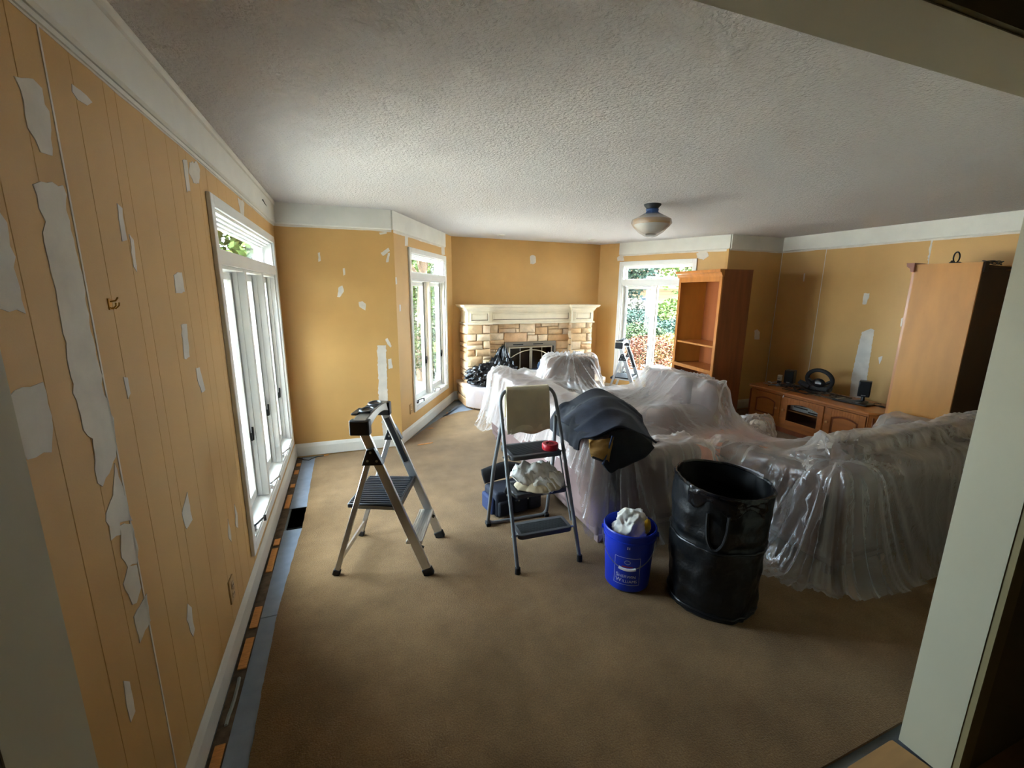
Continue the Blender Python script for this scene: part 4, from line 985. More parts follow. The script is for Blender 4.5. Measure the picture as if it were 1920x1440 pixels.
def catmull(P, ni, nj):
    P = np.array(P, float)
    def res(A, n):
        k = A.shape[0]; out = []
        for t in np.linspace(0, k-1, n):
            i = min(int(t), k-2); f = t-i
            p0 = A[max(i-1, 0)]; p1 = A[i]; p2 = A[i+1]; p3 = A[min(i+2, k-1)]
            out.append(.5*((2*p1)+(-p0+p2)*f+(2*p0-5*p1+4*p2-p3)*f*f+(-p0+3*p1-3*p2+p3)*f**3))
        return np.array(out)
    A = res(P, ni); A = res(A.transpose(1, 0, 2), nj).transpose(1, 0, 2)
    return A
def cloth(name, P, m_, label, cat, ni=40, nj=40, amp=.008, freq=9, seed=1, thick=.008, parent=None):
    A = catmull(P, ni, nj)
    du = np.gradient(A, axis=0); dv = np.gradient(A, axis=1); N = np.cross(du, dv); N /= np.linalg.norm(N, axis=2, keepdims=True)+1e-9
    I, J = np.meshgrid(np.linspace(0, 1, ni), np.linspace(0, 1, nj), indexing='ij')
    w = (ridge(I*freq*.4+J*freq*.5, J*freq*.25-I*freq*.1, seed)-.5)+.5*(ridge(I*freq, J*freq*.5, seed+3)-.5)
    A = A+N*(amp*w)[..., None]
    o = MB().grid([[tuple(p) for p in row] for row in A]).build(name, m_, parent, smooth=True, solid=thick, angle=180)
    if label: tag(o, label, cat)
    return o
# rags on the middle step
def rag_heap(name, label, m_, cx, cy, z, rx, ry, h, seed, drop=None, amp=.012):
    n = 46; A = np.linspace(-1, 1, n); X, Y = np.meshgrid(A, A, indexing='ij')
    rr = np.sqrt(X*X+Y*Y); th = np.arctan2(Y, X); er = 1+.18*(fbm(np.cos(th)*1.6+5, np.sin(th)*1.6+5, seed)-.5)*2
    sc = np.where(rr > 0, np.maximum(np.abs(X), np.abs(Y))/np.maximum(rr, 1e-6), 1)
    x = X*sc*er; y = Y*sc*er; r2 = np.clip(np.maximum(np.abs(X), np.abs(Y)), 0, 1)
    zz = h*np.clip(1-r2**3, 0, 1)*(.7+.5*fbm(x*2+7, y*2+3, seed+1)) + amp*(ridge(x*3+y*1.5, y*1.2-x*.6, seed+2)**2*2-1)*(1-.5*r2**4) + .4*amp*(ridge(x*6+2*y, y*2.5, seed+4)**2*2-1)
    if drop is not None:
        dz = np.clip((-y-drop[0])/(1-drop[0]), 0, 1)*drop[1]; zz = zz-dz*(1 if True else 0)
    zz = np.maximum(zz, .003 if drop is None else -.2)
    wx = cx+x*rx; wy = cy+y*ry
    P = [[st_w(wx[i, j], wy[i, j], z+zz[i, j]) for j in range(n)] for i in range(n)]
    o = MB().grid(P).build(name, m_, smooth=True, solid=.006, angle=180); tag(o, label, 'cloth'); return o
rag_heap('folded_cloth', 'beige folded cloth on the middle step of the grey stool', beige_cloth_m, .015, fy(.44)+.05, .445, .165, .135, .06, 3, amp=.008)
rag_heap('folded_cloth', 'pale cloth folded over the beige one on the stool step', white_cloth_m, .03, fy(.44)+.05, .50, .15, .12, .025, 15, drop=(.2, .06), amp=.018)
rag_heap('rag', 'crumpled white rag on top of the folded cloths on the stool', white_cloth_m, -.015, fy(.44)+.08, .522, .15, .105, .05, 8, drop=(.35, .06), amp=.030)

# ------------------------------------------------------------------ tool bag behind the stool
t = thing('tool_bag', 'open dark navy tool bag on the carpet behind the grey stool', 'bag', (1.72, 2.99, 0), R(8))
MB().box(-.20, .20, -.11, .11, 0, .20).build('body', mat('navy_canvas', '121828', .8, bump=(150, .4, .003)), t, bevel=.025, seg=3)
for s in (-.13, 0, .13): MB().box(s-.055, s+.055, -.135, -.10, .015, .13).build('pocket', navy_m, t, bevel=.014, seg=2)
MB().box(-.23, -.19, -.09, .09, .02, .15).build('end_pocket', mat('blue_canvas', '1c2c52', .8, bump=(150, .4, .003)), t, bevel=.016)
cloth('lid', [[(-.20, .09, .20), (0, .10, .21), (.20, .09, .20)], [(-.21, .12, .27), (0, .125, .29), (.18, .12, .26)], [(-.20, .16, .29), (0, .165, .32), (.15, .16, .28)]], mat('black_canvas', '0c0d12', .85, bump=(150, .4, .003)), None, None, 14, 20, .008, 5, 4, .012, t)
MB().tube([(-.12, -.10, .19), (-.11, -.12, .26), (-.02, -.13, .275), (.09, -.12, .25), (.11, -.10, .19)], .011, 8).build('handle', black_m, t, smooth=True)
for s in (-.09, -.02, .06): MB().cyl((s, -.136, .12), (s, -.140, .12), .006, n=8).build('rivet', steel_m, t)

# ------------------------------------------------------------------ blue bucket with rag, sponge
bk = thing('bucket', 'blue paint bucket with white print, rags and sponge inside', 'bucket', (2.05, 1.925, 0), R(-37))
prof = [(.001, .002), (.118, .002), (.126, .012), (.140, .27), (.1415, .30), (.148, .302), (.149, .318), (.144, .320), (.1445, .335), (.150, .337), (.151, .362), (.147, .368), (.141, .365), (.139, .33), (.122, .02), (.001, .016)]
MB().lathe(prof, 48).build('pail', blue_m, bk, smooth=True, angle=30)
# wire bail hanging down the front (front is local +x ... text faces local -y after turn)
bail = [(.152*math.cos(a), .152*math.sin(a)-.004, .325-.155*math.sin(-a)**1.0) for a in np.linspace(0, -PI, 25)]
MB().tube(bail, .0022, 6).build('wire_bail', steel_m, bk, smooth=True)
for s in (-1, 1): MB().cyl((s*.142, 0, .325), (s*.160, 0, .325), .014, n=12).build('bail_ear', blue_m, bk, smooth=True)
gr = [(.156*math.cos(a), .156*math.sin(a)-.004, .325-.155*math.sin(-a)-.0) for a in np.linspace(-PI/2-.30, -PI/2+.30, 7)]
MB().tube(gr, .008, 10).build('bail_grip', white_m, bk, smooth=True)
def on_pail(u, z, off=.0012):
    r_ = .126+(.140-.126)*(z-.012)/.258+off; a = -PI/2+u/r_
    return (r_*math.cos(a), r_*math.sin(a), z)
def pail_strip(name, pts, w, m_):
    mb = MB()
    for (u0, z0), (u1, z1) in zip(pts[:-1], pts[1:]):
        n = max(1, int(math.hypot(u1-u0, z1-z0)/.012)); d = Vector((u1-u0, z1-z0)).normalized(); nn = Vector((-d.y, d.x))*w/2
        rows = []
        for i in range(n+1):
            c = Vector((u0, z0)).lerp(Vector((u1, z1)), i/n); rows.append([on_pail(c.x+nn.x, c.y+nn.y), on_pail(c.x-nn.x, c.y-nn.y)])
        mb.grid(rows)
    return mb.build(name, m_, bk)
pail_strip('print_frame', [(-.072, .055), (.072, .055), (.072, .228), (-.072, .228), (-.072, .055)], .0016, white_m)
pail_strip('print_emblem', [(.016*math.cos(a), .200+.012*math.sin(a)) for a in np.linspace(0, 2*PI, 13)], .004, mat('grey_print2', '8f97b4', .6))
pail_strip('print_line', [(-.03, .172), (.03, .172)], .006, redprint_m)
def pail_text(body, size, u0, z0, sx=1.0):
    cu = bpy.data.curves.new('t', 'FONT'); cu.body = body; cu.size = size
    ob = bpy.data.objects.new('t', cu); col.objects.link(ob)
    bpy.context.view_layer.update()
    me = ob.to_mesh(); vs = [tuple(v.co) for v in me.vertices]; fs = [tuple(p.vertices) for p in me.polygons]; ob.to_mesh_clear()
    w = max((v[0] for v in vs), default=0)
    bpy.data.objects.remove(ob); bpy.data.curves.remove(cu)
    mb = MB(); mb.add([on_pail(u0+v[0]*sx, z0+v[1], .0016) for v in vs], fs)
    mb.build('print_lettering', white_m, bk, fix=False); return w*sx
for z, a, b in ((.100, 'S', 'HERWIN'), (.070, 'W', 'ILLIAMS')):
    w = pail_text(a, .034, -.062, z); pail_text(b, .025, -.062+w+.002, z)
for u, z, w, h_ in ((-.006, .292, .005, .016), (.004, .292, .005, .014), (-.05, .305, .02, .003)):
    mb = MB(); mb.grid([[on_pail(u, z+h_/2, .003), on_pail(u+w, z+h_/2, .003)], [on_pail(u, z-h_/2, .003), on_pail(u+w, z-h_/2, .003)]]); mb.build('paint_drip', white_m, bk)
def blob(name, label, cat, m_, c, r3, seed, amp=.25, sub=4, freq=3, rot=0, ridged=True, angle=180):
    bm = bmesh.new(); bmesh.ops.create_icosphere(bm, subdivisions=sub, radius=1)
    for v in bm.verts:
        p = v.co.normalized(); n = 0
        for k in range(3):
            q = noise1(p.x*freq*2**k+seed, p.y*freq*2**k, p.z*freq*2**k+seed*.7)
            n += ((1-abs(q)*2) if ridged else q)*.5**k
        v.co = Vector((p.x*r3[0], p.y*r3[1], p.z*r3[2]))*(1+amp*(n-.6))
    o = bm_obj(name, bm, m_); o.location = c; o.rotation_euler = (0, 0, rot)
    o.data.shade_smooth()
    tag(o, label, cat); return o
blob('rag', 'crumpled white rag stuffed in the blue bucket', 'cloth', white_cloth_m, (2.065, 1.935, .335), (.098, .086, .105), 4.2, .20, 5, 1.5)
blob('sponge', 'yellow sponge tucked beside the rag in the blue bucket', 'sponge', yellow_m, (2.115, 1.858, .372), (.026, .02, .045), 1.2, .08, 3, 2, .5)

# ------------------------------------------------------------------ black pop-up bin
bn = thing('waste_bin', 'tall black pop-up bin with shiny liner on the carpet', 'bin', (2.42, 1.655, 0))
prof_z = np.linspace(.0, .70, 36); n = 64; rows = []
for z in prof_z:
    ro = []
    for j in range(n):
        a = 2*PI*j/n; base = .218+.022*z/.7
        crease = .004*math.sin(z*70)*math.exp(-((z-.42)/.03)**2)*3
        d = .016*noise1(math.cos(a)*2.2, math.sin(a)*2.2, z*5)+.010*(1-2*abs(noise1(math.cos(a)*4+3, math.sin(a)*4, z*9)))
        tz = .035*math.sin(a*1.0-.6)*max(0, (z-.5)/.2) + .010*noise1(a*3, 2)*max(0, (z-.62)/.08)
        ro.append(((base+d+crease)*math.cos(a), (base+d+crease)*math.sin(a), z+tz*.45))
    rows.append(ro+[ro[0]])
body = MB().grid(rows).build('body', bin_m, bn, smooth=True, angle=60)
MB().lathe([(.001, .004), (.20, .004), (.222, .0), (.228, .012), (.21, .02)], 40).build('base', black_m, bn, smooth=True)
inner = [[(p[0]*.965, p[1]*.965, p[2]-.004 if i == len(rows)-1 else p[2]) for p in r_] for i, r_ in enumerate(rows)]
MB().grid(inner).lathe([(.001, .03), (.205, .03)], 40).build('liner', mat('dark_liner', '08090b', .45), bn, smooth=True)
rim = [(p[0]*.985, p[1]*.985, p[2]+.002) for p in rows[-1][:-1]]
MB().tube(rim, .009, 6, closed=True).build('rim', bag_m, bn, smooth=True)
for zc in (.40, .03):
    ring = [((p[0]**2+p[1]**2)**.5, math.atan2(p[1], p[0])) for p in rows[int(zc/.70*35)][:-1]]
    MB().tube([((r_+.002)*math.cos(a), (r_+.002)*math.sin(a), zc) for r_, a in ring], .006, 6, closed=True).build('hoop', black_m, bn, smooth=True)
# liner folded over the rim
fl_ = []
for i in range(9):
    row = []
    for j in range(40):
        a = R(185)+R(95)*j/39; z = .715-.012*i*(1.2+.8*noise1(a*3, 1.5))-.0; r_ = .246+.008*noise1(a*7, i*.6)+.004*math.sin(i*.7)
        row.append((r_*math.cos(a), r_*math.sin(a), z+.035*math.sin(a-.6)*.45))
    fl_.append(row)
MB().grid(fl_).build('liner_fold', bag_m, bn, smooth=True, solid=.002, angle=180)
fl2 = [[((.247+.010*noise1(j*.8, i*.9))*math.cos(R(-10)+R(45)*j/20), (.247+.010*noise1(j*.8, i*.9))*math.sin(R(-10)+R(45)*j/20), .71-.010*i) for j in range(21)] for i in range(6)]
MB().grid(fl2).build('liner_fold', film2_m, bn, smooth=True, angle=180)
# strap handle on the near left
hp_ = []
for a in np.linspace(0, PI, 13): hp_.append((-.2+.05*math.cos(a), -.165-.01, .60-.20*math.sin(a)**.7))
an = R(222)
st_ = [((.252)*math.cos(an+.19*math.cos(a)), .252*math.sin(an+.19*math.cos(a)), .61-.19*math.sin(a)**.7) for a in np.linspace(0, PI, 15)]
MB().tube(st_, .008, 6).build('strap_handle', rubber_m, bn, smooth=True)

# ------------------------------------------------------------------ furniture under the plastic
def sofa(name, label, cat, x0, x1, y0, y1, face, m_, hb=.80, ha=.62, hs=.45, bt=.26, at=.22, n=2, hc=None):
    """face: '+x','-x','+y','-y' direction the seat faces; back on the opposite side"""
    t = thing(name, label, cat, ((x0+x1)/2, (y0+y1)/2, 0))
    cx, cy = (x0+x1)/2, (y0+y1)/2; ax = face[1]; sg = 1 if face[0] == '+' else -1
    D = (x1-x0) if ax == 'x' else (y1-y0); Wd = (y1-y0) if ax == 'x' else (x1-x0)
    def bx(d0, d1, w0, w1, z0, z1, nm, bev=.05):
        # d measured from back (0) to front (D); w across
        if sg < 0: d0, d1 = D-d1, D-d0
        if ax == 'x': b = (x0-cx+d0, x0-cx+d1, y0-cy+w0, y0-cy+w1, z0, z1)
        else: b = (x0-cx+w0, x0-cx+w1, y0-cy+d0, y0-cy+d1, z0, z1)
        return MB().box(*b).build(nm, m_, t, bevel=bev, seg=4)
    bx(.02, D-.02, .02, Wd-.02, .06, .30, 'base', .02)
    bx(0, bt, 0, Wd, .08, hb, 'backrest', .08)
    bx(.02, D, 0, at, .08, ha, 'arm', .07); bx(.02, D, Wd-at, Wd, .08, ha, 'arm', .07)
    for i in range(n):
        w0 = at+(Wd-2*at)*i/n; w1 = at+(Wd-2*at)*(i+1)/n
        bx(bt-.04, D-.01, w0+.004, w1-.004, .29, hs, 'seat_cushion', .05)
        bx(bt-.04, bt+.10, w0+.01, w1-.01, hs-.02, hc or hb-.02, 'back_cushion', .06)
    for d in (.05, D-.09):
        for w in (.04, Wd-.09):
            bx(d, d+.05, w, w+.05, 0, .08, 'leg', .004)
    return t
SOF = [('sofa', 'sofa under plastic holding the dark jacket, its back to the windows', 'sofa', 2.04, 2.92, 2.28, 4.62, '+x', mauve_m, .80, .62, .46, .25, .22, 3, .80),
       ('armchair', 'armchair under plastic in front of the fireplace', 'armchair', 2.86, 3.54, 4.80, 5.55, '+y', brown_m, .86, .58, .46, .22, .15, 1, .86),
       ('armchair', 'armchair under plastic beside the open bookcase', 'armchair', 3.20, 4.00, 3.18, 4.18, '-x', mauve_m, .82, .60, .46, .22, .2, 1, .84),
       ('sofa', 'sofa under plastic with its back to the opening, behind the bin', 'sofa', 3.20, 5.36, 1.50, 2.46, '+y', brown_m, .68, .58, .46, .20, .22, 3, .775)]
for s in SOF: sofa(*s)
t = thing('ottoman', 'peach ottoman under plastic between the covered sofas', 'ottoman', (3.62, 2.78, 0))
MB().box(-.46, .46, -.30, .30, .06, .40).build('cushion', peach_m, t, bevel=.05, seg=4)
for sx in (-.4, .4):
    for sy in (-.24, .24): MB().box(sx-.025, sx+.025, sy-.025, sy+.025, 0, .07).build('leg', oakside_m, t)
t = thing('sheet_prop', 'small block added under the plastic to hold up a fold', 'sheet_prop', (4.46, 3.16, 0), .4)  # padded block added to prop up a fold of the sheet
MB().box(-.07, .07, -.07, .07, .06, .40).build('cushion', white_cloth_m, t, bevel=.03, seg=3)
for sx in (-.05, .05):
    for sy in (-.05, .05): MB().box(sx-.012, sx+.012, sy-.012, sy+.012, 0, .07).build('leg', oakside_m, t)

# plastic sheet: a membrane pulled over the furniture (obstacle problem with gravity)
GX0, GX1, GY0, GY1, GH = 1.80, 5.60, 1.10, 5.90, .025
gx = np.arange(GX0, GX1, GH); gy_ = np.arange(GY0, GY1, GH); GX, GY = np.meshgrid(gx, gy_, indexing='ij')
obs = np.full(GX.shape, .004)
def ob(x0, x1, y0, y1, z, r=.06):
    e = .035; x0 -= e; x1 += e; y0 -= e; y1 += e; r += e*.6
    dx = np.maximum(np.maximum(x0+r-GX, GX-(x1-r)), 0); dy = np.maximum(np.maximum(y0+r-GY, GY-(y1-r)), 0); d = np.sqrt(dx*dx+dy*dy)
    h = np.where(d <= r, z+.026-(r-np.sqrt(np.maximum(r*r-d*d, 0))), 0); np.maximum(obs, h, out=obs)
for nm, lb, ct, x0, x1, y0, y1, face, m_, hb, ha, hs, bt, at, n, hc in SOF:
    ob(x0, x1, y0, y1, hs+.01)
    if face == '+x': ob(x0, x0+bt, y0, y1, hb, .08); ob(x0+bt-.04, x0+bt+.1, y0+at, y1-at, hc); ob(x0, x1, y0, y0+at, ha); ob(x0, x1, y1-at, y1, ha)
    if face == '-x': ob(x1-bt, x1, y0, y1, hb, .09); ob(x1-bt-.1, x1-bt+.04, y0+at, y1-at, hc); ob(x0, x1, y0, y0+at, ha); ob(x0, x1, y1-at, y1, ha)
    if face == '+y': ob(x0, x1, y0, y0+bt, hb, .09); ob(x0+at*.6, x1-at*.6, y0+bt-.04, y0+bt+.1, hc); ob(x0, x0+at, y0, y1, ha); ob(x1-at, x1, y0, y1, ha)
ob(3.16, 4.08, 2.48, 3.08, .41); ob(4.38, 4.54, 3.08, 3.24, .42, .05)
def crease(x, y, seed): return ridge(x, y, seed)**3
def in_poly(poly, X, Y):
    ins = np.zeros(X.shape, bool); k = len(poly)
    for i in range(k):
        x0, y0 = poly[i]; x1, y1 = poly[(i+1) % k]
        c = ((y0 > Y) != (y1 > Y)) & (X < (x1-x0)*(Y-y0)/(y1-y0+1e-12)+x0); ins ^= c
    return ins
inner_p = [(2.2, 2.5), (2.8, 2.45), (3.3, 1.75), (5.1, 1.75), (5.0, 2.6), (4.3, 3.2), (4.05, 4.1), (3.5, 5.2), (2.9, 5.2), (2.3, 4.5)]
g = np.where(in_poly(inner_p, GX, GY), 2.6, 30.0)
for _ in range(12): g[1:-1, 1:-1] = .25*(g[2:, 1:-1]+g[:-2, 1:-1]+g[1:-1, 2:]+g[1:-1, :-2])
Z = np.maximum(obs, np.where(in_poly(inner_p, GX, GY), .75, .3))
for _ in range(1600):
    A = Z.copy(); A[1:-1, 1:-1] = .25*(Z[2:, 1:-1]+Z[:-2, 1:-1]+Z[1:-1, 2:]+Z[1:-1, :-2])-g[1:-1, 1:-1]*GH*GH/4
    Z = np.maximum(obs, A)
# refine x2
def up2(A):
    B = np.zeros((A.shape[0]*2-1, A.shape[1]*2-1)); B[::2, ::2] = A; B[1::2, ::2] = .5*(A[1:]+A[:-1]); B[:, 1::2] = .5*(B[:, 2::2]+B[:, :-2:2]); return B
Z = up2(Z); GX = up2(GX); GY = up2(GY)
for _ in range(2): Z[1:-1, 1:-1] = .5*Z[1:-1, 1:-1]+.125*(Z[2:, 1:-1]+Z[:-2, 1:-1]+Z[1:-1, 2:]+Z[1:-1, :-2])
zx, zy = np.gradient(Z, GH/2); slope = np.sqrt(zx**2+zy**2); nz = 1/np.sqrt(1+slope**2); NX, NY = -zx*nz, -zy*nz
# wrinkles: folds running downhill on the drops, radiating from corners, crumples on the flats
sl = np.clip(slope/1.5, 0, 1)
wx = np.abs(zx)/(slope+1e-6); wy = np.abs(zy)/(slope+1e-6)
fold = wy*(ridge(GX*6+GY*.6, GY*.9, 3)+.7*crease(GX*11+GY, GY*1.3, 4)) + wx*(ridge(GY*6+GX*.6, GX*.9, 5)+.7*crease(GY*11+GX, GX*1.3, 6))
side = 1-.82*np.exp(-((GY-1.42)/.22)**2)*(GX > 2.8)
disp = sl*side*(fold-.75)*.026
cr_ = (crease(GX*2.6+1.2*GY, GY*4.5-GX, 11)-.2)*.026+(crease(GX*5-3*GY, GY*4+2*GX, 12)-.2)*.014
disp = disp+(1-.55*sl)*cr_*.62
for cx, cy, k, a_, rr_ in ((3.25, 1.62, 13, .05, .5), (2.2, 2.35, 10, .035, .4), (4.05, 3.25, 9, .04, .45), (3.2, 4.9, 14, .05, .5), (2.25, 4.55, 10, .04, .45), (4.46, 3.16, 8, .04, .3), (3.0, 2.45, 8, .03, .4), (5.0, 1.62, 9, .04, .5), (4.3, 1.7, 9, .02, .4)):
    dx, dy = GX-cx, GY-cy; d = np.sqrt(dx*dx+dy*dy); th = np.arctan2(dy, dx)
    disp += a_*np.exp(-(d/rr_)**2)*np.clip(d/.12, 0, 1)*(crease(np.cos(th)*k*.5+9, np.sin(th)*k*.5+9, int(cx*10))-.25)*1.3
disp = np.maximum(disp, -.010)
PX = GX+NX*disp; PY = GY+NY*disp; PZ = np.maximum(Z+nz*disp, .004+.006*vnoise(GX*20, GY*20, 3))
hem = [(1.93, 2.22), (2.2, 2.10), (2.55, 2.10), (2.75, 2.02), (2.82, 1.70), (2.90, 1.50), (3.10, 1.34), (3.5, 1.27), (4.1, 1.28), (4.7, 1.33), (5.40, 1.34), (5.47, 1.9), (5.42, 2.55), (5.30, 3.0), (4.95, 3.45), (4.62, 3.8), (4.55, 4.4), (4.35, 4.9), (3.9, 5.6), (3.2, 5.72), (2.6, 5.60), (2.2, 5.05), (1.88, 4.72), (1.90, 4.2), (1.93, 3.4), (1.95, 2.8)]
wob = .03
ins = in_poly(hem, GX+wob*(vnoise(GX*5, GY*5, 21)-.5)*2, GY+wob*(vnoise(GX*5+9, GY*5, 22)-.5)*2)
idx = -np.ones(ins.shape, int); idx[ins] = np.arange(ins.sum())
vs = np.stack([PX[ins], PY[ins], PZ[ins]], 1)
q = ins[:-1, :-1] & ins[1:, :-1] & ins[1:, 1:] & ins[:-1, 1:]
fs = np.stack([idx[:-1, :-1][q], idx[1:, :-1][q], idx[1:, 1:][q], idx[:-1, 1:][q]], 1)
mb = MB(); mb.v = [tuple(p) for p in vs.tolist()]; mb.f = [tuple(f_) for f_ in fs.tolist()]
sheet = mb.build('plastic_sheet', film_m, smooth=True, fix=False, angle=180)
tag(sheet, 'clear plastic dust sheet draped over the grouped sofas and chairs', 'dust sheet')

# ------------------------------------------------------------------ jacket over the sofa end
jk = thing('jacket', 'dark navy work jacket with tan lining thrown over the sofa end', 'jacket', (2.1, 2.4, 0))
def off(P): return [[(x-2.1, y-2.4, z) for x, y, z in r_] for r_ in P]
JA = [[(1.885, 2.80, .690), (1.975, 2.84, .79), (2.152, 2.90, .86), (2.379, 2.93, .925), (2.552, 2.90, .87), (2.649, 2.84, .79)],
      [(1.868, 2.62, .690), (1.93, 2.62, .795), (2.07, 2.64, .865), (2.283, 2.68, .905), (2.469, 2.68, .84), (2.60, 2.62, .73)],
      [(1.860, 2.42, .700), (1.888, 2.40, .785), (1.985, 2.36, .850), (2.157, 2.40, .890), (2.335, 2.44, .82), (2.53, 2.46, .68)],
      [(1.862, 2.28, .705), (1.872, 2.26, .776), (1.908, 2.19, .809), (2.075, 2.17, .85), (2.231, 2.19, .78), (2.43, 2.27, .66)]]
JB = [[(2.003, 2.16, .845), (2.144, 2.16, .85), (2.263, 2.18, .79), (2.41, 2.25, .673)], [(1.975, 2.15, .747), (2.075, 2.145, .735), (2.175, 2.15, .708), (2.30, 2.18, .655)], [(1.945, 2.14, .68), (2.03, 2.13, .64), (2.10, 2.13, .645), (2.19, 2.15, .645)], [(1.929, 2.135, .664), (1.985, 2.125, .604), (2.044, 2.125, .625), (2.10, 2.135, .640)]]
JC = [[(1.868, 2.20, .80), (1.925, 2.175, .80), (2.025, 2.165, .81)], [(1.863, 2.175, .745), (1.917, 2.15, .75), (1.995, 2.14, .75)], [(1.872, 2.17, .705), (1.915, 2.145, .690), (1.980, 2.132, .662)]]
def nx(x): return 1.905+(x-1.86)*(2.65-1.905)/(2.65-1.86)
JA = [[(nx(x), y, z) for x, y, z in r_] for r_ in JA]; JB = [[(nx(x), y, z) for x, y, z in r_] for r_ in JB]; JC = [[(nx(x), y, z) for x, y, z in r_] for r_ in JC]
def over_sheet(P, n=24):
    # keep the jacket clear of the sheet it lies on
    A = catmull(P, n, n)
    ii = np.clip((A[..., 0]-GX0)/(GH/2), 0, Z.shape[0]-1).astype(int); jj = np.clip((A[..., 1]-GY0)/(GH/2), 0, Z.shape[1]-1).astype(int)
    A[..., 2] = np.maximum(A[..., 2], PZ[ii, jj]+.022)
    return [[(x-2.1, y-2.4, z) for x, y, z in r_] for r_ in A.tolist()]
cloth('back_panel', over_sheet(JA), navy_m, None, None, 60, 60, .045, 5, 2, .012, jk)
JF = [[(1.885, 2.62, .80), (2.02, 2.60, .885), (2.20, 2.62, .935), (2.40, 2.66, .895), (2.54, 2.62, .80)], [(1.875, 2.42, .80), (1.965, 2.38, .880), (2.13, 2.42, .925), (2.32, 2.46, .865), (2.50, 2.48, .745)], [(1.868, 2.25, .785), (1.915, 2.175, .825), (2.07, 2.155, .865), (2.24, 2.175, .80), (2.43, 2.25, .69)]]
JF = [[(nx(x), y, z) for x, y, z in r_] for r_ in JF]
cloth('folded_front', over_sheet(JF), mat('faded_navy', '151c2d', .85, vary=(20, .25), bump=(150, .4, .003)), None, None, 50, 50, .03, 4, 7, .012, jk)
cloth('hanging_sleeve', off(JB), mat('dark_navy', '0d111b', .85, vary=(20, .2), bump=(150, .4, .003)), None, None, 40, 40, .018, 4, 5, .014, jk)
cloth('tan_lining', off(JC), tan_cloth_m, None, None, 26, 26, .016, 5, 9, .008, jk)
MB().tube([(nx(1.872)-2.1, 2.158-2.4, .705), (nx(1.915)-2.1, 2.135-2.4, .690), (nx(1.98)-2.1, 2.122-2.4, .662)], .008, 6).build('lining_hem', navy_m, jk, smooth=True)
MB().tube([(nx(2.0)-2.1, 2.14-2.4, .83), (nx(1.972)-2.1, 2.135-2.4, .747), (nx(1.929)-2.1, 2.122-2.4, .664)], .006, 6).build('front_placket', mat('faded_denim', '2c3c5c', .85), jk, smooth=True)
MB().cyl((.05, .16, .915), (.05, .155, .93), .006, n=8).build('stud', steel_m, jk)

# ------------------------------------------------------------------ bags and drop cloth on the hearth
def drop_cloth():
    p, a, L = wframe('back'); n = 60; P = []
    for i in range(22):
        row = []
        for j in range(n):
            u = .02+1.05*j/(n-1)
            # path over the hearth edge: from the stone face forward then down
            e = np.interp(u, [.02, .10, .24, .46, 1.1], [-.54, -.68, -.785, -.825, -.825])
            t_ = i/21*1.0
            top = (-.36)-( -.36-e)*min(1, t_/.5)
            if t_ <= .5: y, z = top, .332
            else: y, z = e-.012-.03*(t_-.5)*2-.022*(ridge(np.array([u*9]), np.array([t_*1.2]), 4)[0]-.3), .332-(t_-.5)*2*(.24+.07*vnoise(np.array([u*5]), np.array([.5]), 8)[0])
            z += .006*noise1(u*14, t_*9)
            row.append((u, y, z))
        P.append(row)
    return P
o = MB().grid(drop_cloth()).build('drop_sheet', film2_m, smooth=True, angle=180); put(o, 'back'); tag(o, 'white plastic drop sheet over the left end of the hearth', 'dust sheet')
blob('trash_bag', 'lower lumpy black trash bag on the left end of the hearth', 'trash bag', bag_m, (2.42, 5.98, .46), (.25, .17, .15), 3.3, .38, 5, 2.6)
b2 = blob('trash_bag', 'tall black trash bag with pointed neck against the fireplace', 'trash bag', bag_m, (2.66, 6.07, .53), (.20, .15, .20), 8.1, .42, 5, 2.6)
for v in b2.data.vertices:
    if v.co.z > .05: k = min(1, (v.co.z-.05)/.15); v.co.x = v.co.x*(1-.6*k)+.03*k; v.co.y *= (1-.6*k); v.co.z += .10*k*k
blob('tarp_bundle', 'crumpled grey-blue plastic bundle in front of the fireplace doors', 'bundle', mat('blue_grey_film', '3a4656', .3, bump=(30, .5, .01)), (3.16, 6.02, .42), (.24, .11, .085), 5.5, .4, 4, 2.4)
blob('tarp_bundle', 'small upright blue plastic bundle near the firebox corner', 'bundle', mat('blue_film', '4a5e7c', .3, bump=(30, .5, .01)), (3.33, 5.98, .52), (.09, .08, .13), 2.5, .4, 4, 2.4)

# ------------------------------------------------------------------ floor debris
o = MB().prism([(-.09, -.006), (.05, -.010), (.09, 0), (.04, .008), (-.07, .006)], 0, .006, lambda u, v, a: (u, v, a)).build('wood_splinter', tack_m); o.location = (1.30, 4.66, .0005); o.rotation_euler = (0, 0, .15); tag(o, 'orange wood splinter on the carpet by the left bay corner', 'splinter')
o = MB().prism([(-.03, -.008), (.03, -.006), (.028, .006), (-.025, .008)], 0, .006, lambda u, v, a: (u, v, a)).build('wood_chip', tack_m); o.location = (1.46, 5.20, .0005); tag(o, 'small wood chip beside the bay baseboard', 'splinter')
o = MB().tube([(.03, 4.64, .004), (.08, 4.60, -.004), (.13, 4.57, -.003), (.15, 4.60, -.002), (.20, 4.62, .005), (.27, 4.63, .005)], .004, 6).build('floor_cord', black_m, smooth=True); tag(o, 'short black cord in the corner by the left window', 'cable')
o = MB().cyl((.265, 4.63, .008), (.31, 4.635, .008), .008, n=8).build('cord_end', tack_m, smooth=True); tag(o, 'tan cord end on the carpet corner by the left window', 'cable')
